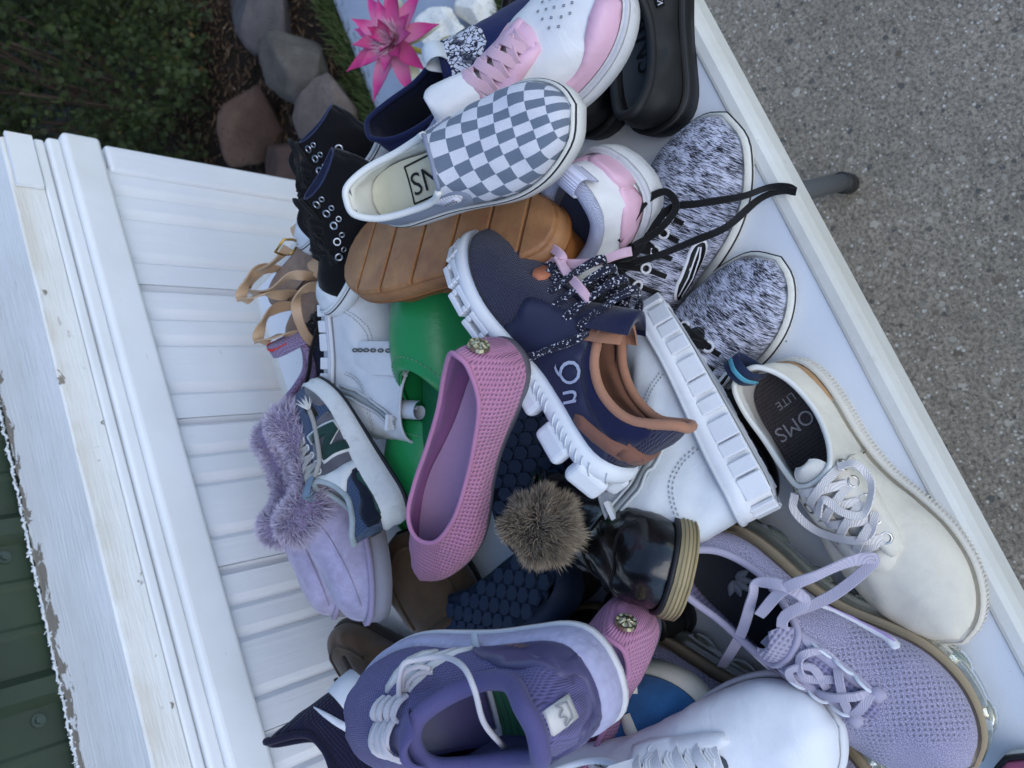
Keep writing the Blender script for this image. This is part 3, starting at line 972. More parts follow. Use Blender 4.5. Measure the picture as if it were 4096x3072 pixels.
# ------------------------------------------------------------------ evergreen shrubs
def shrub(name, label, c, rad, n, seed, group='evergreen shrubs'):
    r = np.random.default_rng(seed)
    root = empty(name, (c[0], c[1], 0)); tag(root, label, 'shrub', group)
    # stems
    parts = []
    tips = []
    for i in range(26):
        th = r.uniform(0, 2 * math.pi); ph = r.uniform(.2, 1.25)
        d = np.array([math.cos(th) * math.sin(ph), math.sin(th) * math.sin(ph), math.cos(ph)])
        e = d * np.array(rad) * r.uniform(.7, .98) + [0, 0, c[2]]
        mid = e * .5 + r.normal(0, .04, 3); mid[2] = abs(mid[2]) * .8
        P = cat_rom([(0, 0, -.03), mid * .5, mid, e], 4)
        parts.append(sweep(P, circ(.012, 5), scales=np.linspace(1, .3, len(P))))
        tips.append(e)
    V, F = join(parts)
    m = N('bark'); cc = m.mix(m.noise(m.tc.outputs['Object'], 60, 4), hexc('#2b2019'), hexc('#54443a'))
    obj('stem', V, F, m.out(cc, .95), root)
    # leaf sprays: each a little fan of scale-like leaflets, set in clumps through the outer shell
    nc = int(n / 14)
    th = r.uniform(0, 2 * math.pi, nc); cz = r.uniform(-.85, 1, nc); sr = np.sqrt(1 - cz ** 2)
    dirs = np.c_[np.cos(th) * sr, np.sin(th) * sr, cz]
    lump = 1 + .16 * np.sin(dirs[:, 0] * 5 + seed) * np.sin(dirs[:, 1] * 6 + 1) + .12 * np.sin(dirs[:, 2] * 8 + dirs[:, 0] * 7)
    depth = 1 - .45 * r.random(nc) ** 2.2
    cl = dirs * np.array(rad) * (lump * depth)[:, None]
    cn = unit(dirs / np.array(rad))
    idx = np.repeat(np.arange(nc), 14)
    P = cl[idx] + r.normal(0, .022, (len(idx), 3)) + [0, 0, c[2]]
    D = unit(cn[idx] + r.normal(0, .55, (len(idx), 3)) + [0, 0, .25])
    keep = P[:, 2] > .0
    P, D, idx = P[keep], D[keep], idx[keep]
    q = len(P)
    S = unit(np.cross(D, r.normal(0, 1, (q, 3))))
    ln = r.uniform(.014, .030, q)[:, None]
    Vs, Fs, uv = [], [], []
    base = 0
    tone = np.clip(r.normal(.5, .16, nc)[idx] + r.normal(0, .1, q), 0, 1)
    for t0, sgn, lf in ((.0, 0, 1.0), (.15, 1, .6), (.15, -1, .6), (.4, 1, .5), (.4, -1, .5), (.65, 1, .36), (.65, -1, .36)):
        dd = unit(D + S * sgn * .85)
        b = P + D * ln * t0
        wv = unit(np.cross(dd, np.cross(D, S))) * .0016
        tip = b + dd * ln * lf
        md = b + dd * ln * lf * .5
        Vs += [b, md - wv, tip, md + wv]
        i = np.arange(q)
        Fs.append(np.stack([base + i, base + q + i, base + 2 * q + i, base + 3 * q + i], 1))
        base += 4 * q
        uv += [np.c_[tone, np.full(q, v)] for v in (0, .5, 1, .5)]
    m = N('evergreen'); u, v, _ = m.sep(m.tc.outputs['UV'])
    cc = m.mix(m.ramp(u, .2, .8), hexc('#172110'), hexc('#3d4a25'))
    cc = m.mix(m.ramp(u, .86, .97), cc, hexc('#6b4f2e'))
    cc = m.mix(m.math('MULTIPLY', v, .25), cc, hexc('#465127'))
    mm = m.out(cc, .6, None, spec=.3)
    V = np.concatenate(Vs); F = np.concatenate(Fs)
    me = bpy.data.meshes.new('foliage')
    me.vertices.add(len(V)); me.vertices.foreach_set('co', V.astype(np.float32).ravel())
    me.loops.add(F.size); me.loops.foreach_set('vertex_index', F.astype(np.int32).ravel())
    me.polygons.add(len(F)); me.polygons.foreach_set('loop_start', np.arange(0, F.size, 4, dtype=np.int32))
    me.update(calc_edges=True)
    ul = me.uv_layers.new(name='UVMap'); UVv = np.concatenate(uv).astype(np.float32)
    ul.data.foreach_set('uv', UVv[F.ravel()].ravel())
    me.materials.append(mm)
    o = bpy.data.objects.new('foliage', me); COL.objects.link(o); o.parent = root; o['kind'] = 'stuff'
    return root
shrub('evergreen_shrub', 'dense dark green evergreen shrub growing beside the white wall corner', (2.02, 2.12, .42), (.60, .56, .52), 34000, 5)
shrub('evergreen_shrub', 'evergreen shrub with brown inner twigs at the top left corner', (2.75, 2.15, .55), (.62, .75, .62), 20000, 6)
shrub('evergreen_shrub', 'shaded evergreen shrub standing behind, along the end of the wall', (1.75, 3.0, .6), (.75, .6, .75), 14000, 9)

# ------------------------------------------------------------------ low wall
def wall_mats():
    m = N('vinyl'); ob = m.tc.outputs['Object']
    g_ = m.noise(m.mapping((90, 90, 3), 'Object'), 1, 4, .6, .6)
    c = m.mix(m.ramp(m.noise(ob, 5, 4), .35, .7), hexc('#e2e4e8'), hexc('#d8dbe0'))
    c = m.mix(m.ramp(m.noise(ob, 26, 5, .7), .68, .76, 0, .5), c, hexc('#a8a49a'))
    vinyl = m.out(c, .45, m.bump(g_, .4, .003), spec=.4)
    m = N('painted_trim'); ob = m.tc.outputs['Object']
    c = m.mix(m.ramp(m.noise(ob, 7, 4), .4, .7), hexc('#e2e3e4'), hexc('#d8d9d8'))
    c = m.mix(m.ramp(m.noise(m.mapping((20, 120, 120), 'Object'), 1, 5, .7), .66, .76, 0, .5), c, hexc('#9c927f'))
    trim = m.out(c, .5, m.bump(m.noise(ob, 40, 3), .15, .003), spec=.4)
    m = N('peeling_paint'); ob = m.tc.outputs['Object']
    x, y, z = m.sep(ob)
    grain = m.noise(m.mapping((14, 160, 160), 'Object'), 1, 5, .65, .4)
    wood = m.mix(grain, hexc('#6d665d'), hexc('#a49b8d'))
    fl = m.noise(ob, 26, 6, .68, .6)
    edge = m.math('ADD', m.ramp(y, 1.19, 1.25, 0, .42), m.ramp(y, 1.060, 1.046, 0, .10))
    peel = m.ramp(m.math('ADD', m.math('ADD', fl, edge), m.math('MULTIPLY', m.noise(ob, 5, 2), .22)), .86, .87)
    paint = m.mix(m.ramp(m.noise(ob, 9, 4), .4, .7), hexc('#e6e6e4'), hexc('#dcdcd8'))
    paint = m.mix(m.ramp(m.noise(m.mapping((25, 190, 60), 'Object'), 1, 3, .6), .68, .74, 0, .5), paint, hexc('#8d877c'))
    # tannin stain that ran down the front edge
    st = m.math('MULTIPLY', m.ramp(z, .99, .965, 1, 0), m.ramp(y, 1.05, 1.047))
    paint = m.mix(m.math('MULTIPLY', m.math('MULTIPLY', st, .35), m.ramp(m.noise(ob, 12, 3), .3, .6)), paint, hexc('#b39f7d'))
    c = m.mix(peel, paint, wood)
    h = m.math('ADD', m.math('MULTIPLY', m.math('SUBTRACT', 1, peel), .6), m.math('MULTIPLY', grain, .8))
    peelm = m.out(c, .7, m.bump(h, .6, .004), spec=.3)
    m = N('green_metal'); ob = m.tc.outputs['Object']
    c = m.mix(m.ramp(m.noise(ob, 6, 3), .35, .7), hexc('#29352b'), hexc('#323f2f'))
    grn = m.out(c, .42, m.bump(m.noise(ob, 30, 2), .08, .002), spec=.45)
    return vinyl, trim, peelm, grn
M_VINYL, M_TRIM, M_PEEL, M_GREEN = wall_mats()
WY, WX1, WX0 = 1.05, .905, -1.3
wall = empty('low_wall', (WX1, WY, 0))
tag(wall, 'low white wall of grooved vertical siding with peeling board cap', 'wall')
wall_inv = Vector((-WX1, -WY, 0))
def wpart(name, V, F, m, smooth=False, parent=None, label=None):
    o = obj(name, V, F, m, wall, smooth=smooth)
    o.location = wall_inv
    if parent: o.parent = parent; o.location = (0, 0, 0)
    if label: o['label'] = label
    return o
# siding: interlocking panels .22 m wide, three scooped laps each
prof = [(0, 0), (.004, -.012), (.010, -.012), (.012, -.001), (.040, .0), (.047, -.004), (.053, -.010), (.060, -.002), (.084, 0), (.091, -.004), (.097, -.010), (.104, -.002), (.130, .0), (.162, .0), (.169, -.004), (.175, -.010), (.182, -.002), (.219, 0)]
x = .883
first = None
while x > WX0:
    # prof runs from the joint at the larger x towards smaller x
    V, F = [], []
    for z in np.linspace(-.03, .862, 2):
        for dx, dy in prof:
            V.append((x - dx, WY - .003 - dy * 1.0 - .004, z))
    n = len(prof)
    F = [(i, i + 1, n + i + 1, n + i) for i in range(n - 1)]
    wpart('siding_panel', V, F, M_VINYL)
    x -= .22
V, F = box_vf((WX1 - .018, WY + .018, .41), (.05, .066, .88)); bevel(wpart('corner_post', V, F, M_VINYL), .006, 3)
def strip(name, z0, z1, proud, m, x1=WX1 + .012, depth=.05, bv=.004):
    V, F = box_vf(((WX0 + x1) / 2, WY - proud + depth / 2, (z0 + z1) / 2), (x1 - WX0, depth, z1 - z0))
    return bevel(wpart(name, V, F, m), bv, 3)
strip('trim_board', .858, .915, .022, M_TRIM, bv=.007)
strip('drip_strip', .915, .934, .012, M_TRIM, x1=WX1 + .004, bv=.005)
strip('trim_strip', .936, .9505, .006, M_TRIM, x1=WX1 + .002)
V, F = box_vf(((WX0 + WX1) / 2, WY + .06, .45), (WX1 - WX0 - .03, .10, .93)); wpart('core', V, F, M_TRIM)
# cap board with a ragged back edge
V, F = [], []
nx = 220
xs = np.linspace(WX0, .90, nx)
rg = np.random.default_rng(8)
back = 1.249 + .004 * np.sin(xs * 9) + rg.normal(0, .0025, nx)
for i in range(nx):
    V += [(xs[i], WY - .004, .952), (xs[i], WY - .004, .993), (xs[i], WY - .001, .9955), (xs[i], 1.10, .9965), (xs[i], 1.18, .9955), (xs[i], back[i] - .004, .996), (xs[i], back[i], .993), (xs[i], back[i], .952)]
F = [(i * 8 + j, (i + 1) * 8 + j, (i + 1) * 8 + (j + 1) % 8, i * 8 + (j + 1) % 8) for i in range(nx - 1) for j in range(8)]
F += [tuple(range(8)), tuple((nx - 1) * 8 + j for j in range(8))[::-1]]
wpart('cap_board', V, F, M_PEEL, label='white painted board with paint peeling to grey wood along its back edge')
V, F = box_vf((.86, WY - .009, .973), (.09, .006, .036)); wpart('end_flashing', V, F, M_TRIM)
# torn caulk and paint flakes along the back edge
parts = []
for i in range(500):
    xx = rg.uniform(-.9, .85); yy = 1.252 + rg.normal(0, .004); ln = rg.uniform(.0015, .006)
    a = rg.uniform(-.8, .8)
    d = np.array([math.sin(a), math.cos(a) * .6, rg.uniform(-.2, .8)]); d = unit(d) * ln
    w = unit(np.array([math.cos(a), -math.sin(a), rg.normal(0, .4)])) * rg.uniform(.0005, .0018)
    p = np.array([xx, yy - .004, .9965])
    up_ = np.array([0, 0, .0008])
    parts.append((np.array([p - w, p + w, p + d + w * .3, p + d * .8 - w * .6, p - w + up_, p + w + up_, p + d + w * .3 + up_, p + d * .8 - w * .6 + up_]), [(0, 1, 2, 3), (7, 6, 5, 4), (0, 4, 5, 1), (1, 5, 6, 2), (2, 6, 7, 3), (3, 7, 4, 0)]))
V, F = join(parts)
o = wpart('paint_flakes', V, F, mat('print', '#d9dde0', rough=.8)); o['kind'] = 'stuff'
xs_ = np.linspace(-.95, .86, 420)
P = np.c_[xs_, 1.2515 + rg.normal(0, .0012, 420), .9965 + rg.normal(0, .001, 420)]
V, F = sweep(P, circ(.0021, 6), scales=np.clip(rg.normal(1, .45, 420), .2, 2.2)); wpart('caulk_bead', V, F, mat('rubber', '#cfd3d6', dirt=.4), smooth=True)
# metal wall behind the cap board
gw = empty('metal_wall', (0, 1.268, .95)); tag(gw, 'dark green ribbed metal wall behind the peeling board', 'wall')
x = .86
rp = [(0, 0), (.012, -.016), (.034, -.016), (.046, 0), (.095, 0), (.100, -.003), (.106, -.003), (.111, 0), (.160, 0), (.165, -.003), (.171, -.003), (.176, 0), (.225, 0)]
while x > -1.4:
    n = len(rp)
    V = [(x - dx, dy, z) for z in (-.02, .42) for dx, dy in rp]
    obj('ribbed_panel', V, [(i, i + 1, n + i + 1, n + i) for i in range(n - 1)], M_GREEN, gw, smooth=False)
    # hex screw with washer beside the rib
    for zz in (.075,):
        a = np.arange(6) / 6 * 2 * math.pi
        V = [(x - .062 + .009 * math.cos(t), -.001, zz + .009 * math.sin(t)) for t in np.arange(12) / 12 * 2 * math.pi] + [(x - .062 + .009 * math.cos(t), -.003, zz + .009 * math.sin(t)) for t in np.arange(12) / 12 * 2 * math.pi] + [(x - .062 + .005 * math.cos(t), -.003, zz + .005 * math.sin(t)) for t in a] + [(x - .062 + .005 * math.cos(t), -.009, zz + .005 * math.sin(t)) for t in a]
        F = [(i, (i + 1) % 12, 12 + (i + 1) % 12, 12 + i) for i in range(12)] + [tuple(range(12, 24))] + [(24 + i, 24 + (i + 1) % 6, 30 + (i + 1) % 6, 30 + i) for i in range(6)] + [tuple(range(30, 36))]
        obj('screw', V, F, mat('metal', '#5b6660', rough=.4), gw, smooth=False)
    x -= .225

# ------------------------------------------------------------------ folding table
def table_mat():
    m = N('table_plastic'); ob = m.tc.outputs['Object']
    c = m.mix(m.ramp(m.noise(ob, 6, 4, .6), .35, .7), hexc('#d3d7dc'), hexc('#dde0e4'))
    v = m.n('TexVoronoi'); m.l(ob, v.inputs['Vector']); v.inputs['Scale'].default_value = 90
    r, g_, b = m.sep(v.outputs['Color'])
    sp = m.math('MULTIPLY', m.ramp(v.outputs['Distance'], .11, .07), m.ramp(r, .86, .9))
    c = m.mix(m.math('MULTIPLY', sp, .7), c, hexc('#5f6060'))
    sc = m.ramp(m.noise(m.mapping((160, 22, 40), 'Object', (0, 0, .5)), 1, 4, .7, .4), .69, .73, 0, .45)
    c = m.mix(sc, c, hexc('#8d8a82'))
    return m.out(c, .5, m.bump(m.noise(ob, 340, 3), .22, .001), spec=.4)
def rim_mat():
    m = N('table_rim'); ob = m.tc.outputs['Object']
    c = m.mix(m.ramp(m.noise(ob, 9, 5, .65), .35, .7), hexc('#d0cfc9'), hexc('#c2c0b7'))
    c = m.mix(m.ramp(m.noise(m.mapping((30, 140, 140), 'Object'), 1, 5, .75, .4), .62, .72, 0, .6), c, hexc('#857c6b'))
    return m.out(c, .6, m.bump(m.noise(ob, 260, 3), .25, .001), spec=.35)
M_TAB, M_RIM = table_mat(), rim_mat()
TX0, TX1, TY0, TY1, TZ = -1.22, .612, .191, .951, .74
tab = empty('folding_table', (-.3, .57, 0)); tag(tab, 'white plastic folding table covered with the pile of shoes', 'table')
def tpart(name, V, F, m, smooth=False):
    o = obj(name, V, F, m, tab, smooth=smooth); o.location = (.3, -.57, 0); return o
def rrect(ins, z, r=.03, k=5):
    out = []
    r = max(.004, r - ins)
    for cx, cy, a0 in ((TX1 - ins - r, TY1 - ins - r, 0), (TX0 + ins + r, TY1 - ins - r, 90), (TX0 + ins + r, TY0 + ins + r, 180), (TX1 - ins - r, TY0 + ins + r, 270)):
        for j in range(k):
            a = math.radians(a0 + 90 * j / (k - 1)); out.append((cx + r * math.cos(a), cy + r * math.sin(a), z))
    return out
rings = [rrect(.0185, TZ - .0005), rrect(.017, TZ + .0016), rrect(.0145, TZ + .002), rrect(.007, TZ + .001), rrect(.003, TZ - .004), rrect(0, TZ - .014), rrect(0, TZ - .042), rrect(.012, TZ - .045)]
k = len(rings[0])
V = [p for r in rings for p in r]
F = [(i * k + j, i * k + (j + 1) % k, (i + 1) * k + (j + 1) % k, (i + 1) * k + j) for i in range(len(rings) - 1) for j in range(k)]
F.append(tuple((len(rings) - 1) * k + j for j in range(k)))
tpart('table_rim', V, [f[::-1] for f in F], M_RIM, smooth=False)
V = rrect(.018, TZ) + rrect(.018, TZ - .03)
tpart('table_top', V, [tuple(range(k)), tuple(range(k, 2 * k))[::-1]] + [(j, k + j, k + (j + 1) % k, (j + 1) % k) for j in range(k)], M_TAB)
M_LEG = mat('rubber', '#55585c', rough=.5)
for sx, x0, x1 in ((1, .316, .475), (-1, -.92, -1.08)):
    for yy in (.302, .84):
        V, F = sweep(np.array([(x0, yy, .70), ((x0 + x1) / 2, yy, .35), (x1, yy, .025)]), circ(.0145, 14)); tpart('leg', V, F, M_LEG, True)
        V, F = sweep(np.array([(x1 - sx * .006, yy, .05), (x1, yy, .002)]), circ(.0175, 14)); tpart('leg_foot', V, F, mat('rubber', '#1d1d1e'), True)
    xm = (x0 * .35 + x1 * .65)
    V, F = sweep(np.array([(xm, .302, .23), (xm, .84, .23)]), circ(.011, 10)); tpart('crossbar', V, F, M_LEG, True)

# ------------------------------------------------------------------ artificial water lily
def lily():
    root = empty('artificial_flower', (.86, .635, .59)); tag(root, 'pink artificial water lily on a yellow green stem behind the table end', 'flower')
    ax = unit(np.array([-.18, -.25, 1.0]))
    a = unit(np.cross(ax, [1, 0, 0])); b = np.cross(ax, a)
    mp = mat('petal', '#c2337c', '#e9a5c6'); mp2 = mat('petal', '#b52a6e', '#d96a9f'); ms = mat('petal', '#d8dcc0', '#9fa850')
    def petal(name, th, el, ln, w, curl, m, z0):
        d = unit((a * math.cos(th) + b * math.sin(th)) * math.cos(el) + ax * math.sin(el))
        s = unit(np.cross(d, ax)); n = np.cross(s, d)
        V, uv = [], []
        R, C = 9, 7
        for lay in (0, 1):
            for i in range(R):
                t = i / (R - 1)
                wd = w * (math.sin(math.pi * min(1, t * .9 + .08)) ** .8) * (1 - t ** 5)
                for j in range(C):
                    v = j / (C - 1) * 2 - 1
                    p = ax * z0 + d * ln * t + n * (curl * t * t * ln + .30 * wd * v * v) + s * wd * v - n * (.0012 * lay)
                    V.append(p); uv.append((t, v * .5 + .5))
        F = grid_faces(R, C) + grid_faces(R, C, off=R * C, flip=True)
        obj(name, V, F, m, root, uv=uv)
    for k, (n, el, ln, w, cu) in enumerate(((9, .22, .085, .0135, -.18), (9, .62, .07, .012, -.05), (6, 1.02, .05, .010, .1))):
        for i in range(n):
            petal('petal', (i + .5 * k + rng.normal(0, .12)) / n * 2 * math.pi, el + rng.normal(0, .12), ln * rng.uniform(.88, 1.1), w, cu, mp if (i + k) % 3 else mp2, -.004 + .004 * k)
    for i in range(5):
        petal('sepal', (i + .3) / 5 * 2 * math.pi, -.12 + rng.normal(0, .1), .075, .014, -.1, ms, -.009)
    # fringe of white stamens
    n = 420
    th = rng.uniform(0, 2 * math.pi, n); rr = np.sqrt(rng.random(n)) * .016
    P = (a[None] * np.cos(th)[:, None] + b[None] * np.sin(th)[:, None]) * rr[:, None] + ax * .006
    Nn = ax[None] + (a[None] * np.cos(th)[:, None] + b[None] * np.sin(th)[:, None]) * (rr * 35)[:, None]
    fur_strands(P, Nn, .026, mat('print', '#e6c9d8', rough=.7), 'stamen_fringe', root, width=.0009, jitter=.15, droop=0, seed=2)
    base = np.array([1.105, .735, 0]) - np.array(root.location)
    P = cat_rom([ax * -.008, ax * -.05 + base * .12, base * .5 + np.array([.03, .01, .03]), base], 8)
    V, F = sweep(P, circ(.0042, 10)); obj('stem', V, F, mat('print', '#a59a4a', rough=.5), root)
    V, F = sweep(np.array([ax * -.014, ax * -.006, ax * .004]), circ(.011, 12), scales=[.5, 1, .9]); obj('receptacle', V, F, mat('print', '#8c9a48'), root)
lily()
# ------------------------------------------------------------------ rims (a, x, y, z) in shoe lengths
LOW = [(0, .012, 0, .335), (.05, .028, .05, .33), (.12, .10, .086, .285), (.20, .21, .094, .255), (.28, .31, .086, .28), (.36, .385, .064, .325), (.44, .41, .033, .35), (.5, .415, 0, .355)]
SLIP = [(0, .02, 0, .285), (.05, .035, .052, .28), (.12, .12, .094, .24), (.21, .26, .108, .205), (.30, .38, .112, .215), (.37, .46, .098, .265), (.43, .485, .06, .295), (.5, .492, 0, .30)]
FLAT = [(0, .035, 0, .245), (.05, .05, .042, .235), (.12, .15, .084, .19), (.20, .29, .094, .158), (.29, .45, .104, .142), (.37, .60, .108, .142), (.44, .715, .078, .155), (.5, .752, 0, .165)]
HIGH = [(0, .02, 0, .56), (.06, .03, .06, .56), (.14, .10, .092, .555), (.24, .20, .098, .555), (.33, .29, .080, .57), (.42, .345, .04, .585), (.5, .36, 0, .59)]
def shaft_rim(z, x0=.0, x1=.40, w=.115, lean=0.):
    return [(0, x0, 0, z), (.06, x0 + .02, w * .6, z), (.14, x0 + .10, w, z), (.26, (x0 + x1) / 2 + .03, w * 1.05, z), (.36, x1 - .08, w * .8, z), (.44, x1 - .02, w * .4, z), (.5, x1, 0, z)]

WHITE = '#d3d4d6'
def lace_m(c, c2=None): return mat('lacefabric', c, c2, dirt=.1)

def throat(s, x0, x1, w0, w1, m, name='tongue_gore', off=.0010):
    s.decal(name, [(x0, 0), (x0, w0), (x1, w1), (x1 + .03, w1 * .4), (x1 + .03, -w1 * .4), (x1, -w1), (x0, -w0)], 'top', m, off=off, smooth=1)
def eyestay(s, x0, x1, wi0, wi1, wo0, wo1, m, off=.0026, name='eyestay'):
    for g in (1, -1):
        s.decal(name, [(x0, g * wi0), (x1, g * wi1), (x1 + .035, g * (wi1 + .01)), (x1 + .02, g * wo1), (x0, g * wo0)], 'top', m, off=off, smooth=1)
def heel_counter(s, m, x1=.2, z1=.27, z0=.09, off=.0014):
    for v in ('L', 'R'):
        s.decal('heel_counter', [(.0, z0), (.0, z1), (.06, z1), (x1, z0 + .08), (x1 + .05, z0)], v, m, off=off)
def swoosh(s, view, x0, z0, k, m, name='side_mark', off=.002, tip=1.):
    """long tapering hooked stripe"""
    P = [(.20, .262), (.34, .212), (.48, .168), (.57, .150), (.63, .158), (.66, .195), (.645, .222), (.61, .196), (.55, .188), (.44, .212), (.31, .250)]
    return s.decal(name, P, view, m, off=off, smooth=1)
def wribbon(s, path, w, t, m, up=(-.2, -.5, .8), n=6, name='lace', round_=False):
    """lace through fixed places on the pile"""
    M = s.root.matrix_basis.inverted()
    P = [M @ Vector(p) for p in path]
    u = M.to_3x3() @ Vector(up)
    return s.ribbon([tuple(p / s.L) for p in P], w, t, m, up=tuple(u), n=n, name=name, round_=round_)
def ring_idx(s, x):
    """outline index nearest a length fraction on the +y half"""
    return int(np.argmin(np.abs(s.O[:HALF + 1, 0] / s.L - x)))
def side_frame(s, i):
    p = s.O[i % NA]; n = s.ON[i % NA]
    return p, np.array([-n[1], n[0]]), n
def lugs(s, m, step, h=(.0, .55), w=.7, depth=.02, name='lug', ox=.0):
    """blocks standing out around the sidewall of a tread"""
    me = None
    xs = s.O[:, 0] / s.L
    i = 0.
    while i < NA - step * .4:
        k = int(round(i)) % NA
        p, t, n = side_frame(s, k)
        zb = float(s.zb(xs[k])); H = float(s.zt(xs[k])) - zb
        W = np.linalg.norm(s.O[(k + 1) % NA] - s.O[k]) * step * w
        big = 1.25 if int(i / step) % 3 == 0 else .85
        V, F = box_vf((0, 0, 0), (W * big * .8, depth * s.L, H * (h[1] - h[0])))
        c = np.array([*(p + n * (ox * s.L)), zb + H * (h[0] + h[1]) / 2])
        B = np.array([[t[0], n[0], 0], [t[1], n[1], 0], [0, 0, 1]])
        V = V @ B.T + c
        o = s.part(name, V, F, m, smooth=False)
        bevel(o, .0012, 2)
        i += step

# ================================================================== shoes lying on the table along its front edge
def knit_shoe(key, label, flip, long_laces):
    s = Shoe(key, 'knit_sneaker', label, 'sneaker', 'pair of black and white knit sneakers', flip=flip, wid=1.03)
    s.sole(mat('rubber', '#d2d1cc', dirt=.25), th=(.085, .062), spring=.035, prof=((0, -.015), (.05, 0), (.35, .012), (.7, .008), (1, -.004)))
    s.foxing(mat('rubber', '#1b1b1d'), .52, .60, .0135, 'sole_stripe')
    up = mat('heather', '#bcbed0', '#14161f')
    s.upper(up, LOW, toeh=.115, sl=.55, bulge=.016, lining=mat('knit', '#25262c'))
    s.collar(mat('knit', '#2a2b31'), .014)
    s.insole(mat('canvas', '#2c2d33'))
    bl = lace_m('#0c0c0e')
    throat(s, .40, .66, .05, .035, mat('knit', '#121318'))
    rows = [(.655, .045), (.60, .058), (.54, .064), (.48, .068), (.42, .07)]
    for x, w in rows:
        for g in (1, -1):
            s.eyelet((x, g * (w + .012)), .0042, mat('rubber', '#c9c8cc'))
            s.lace_seg((x, g * (w + .012)), (x - .004, g * (w + .055)), .005, .0016, bl, lift=.001, arch=.0006, n=4, name='lace_loop')
    s.lacing([(x, w + .01) for x, w in rows], .0075, bl)
    s.tongue([(.46, .31), (.40, .37), (.34, .43)], (.07, .08, .07), mat('knit', '#1b1c22'))
    # oval side badge, white edge and looped strokes
    s.decal('badge_edge', [(.40, .125), (.42, .10), (.60, .125), (.64, .155), (.60, .185), (.44, .17)], 'R', mat('print', '#d7d7da'), off=.0016)
    b = s.decal('badge', [(.41, .126), (.425, .108), (.595, .131), (.63, .155), (.595, .177), (.445, .162)], 'R', mat('print', '#08080a'), off=.0024)
    for dz in (.0, .022):
        pts = [(.43, .122 + dz), (.50, .132 + dz * .9), (.57, .146 + dz * .6), (.605, .156 + dz * .3)]
        P = [s.hit('R', x * s.L, z * s.L) for x, z in pts]
        V, F = sweep([p + n * .0030 for p, n in P], flatprof(.0016, .0006), [n for p, n in P]); s.part('badge_line', V, F, mat('print', '#d7d7da'), parent=b)
    if long_laces:
        for k in ('knit_lace1', 'knit_lace2', 'knit_lace3'):
            wribbon(s, PATH[k], .0065, .0016, bl)
    return s
knit_shoe('knit_a', 'black and white streaked knit sneaker with long black laces trailing over the table edge', False, True)
knit_shoe('knit_b', 'black and white streaked knit sneaker with its heel under the big white boot', True, False)

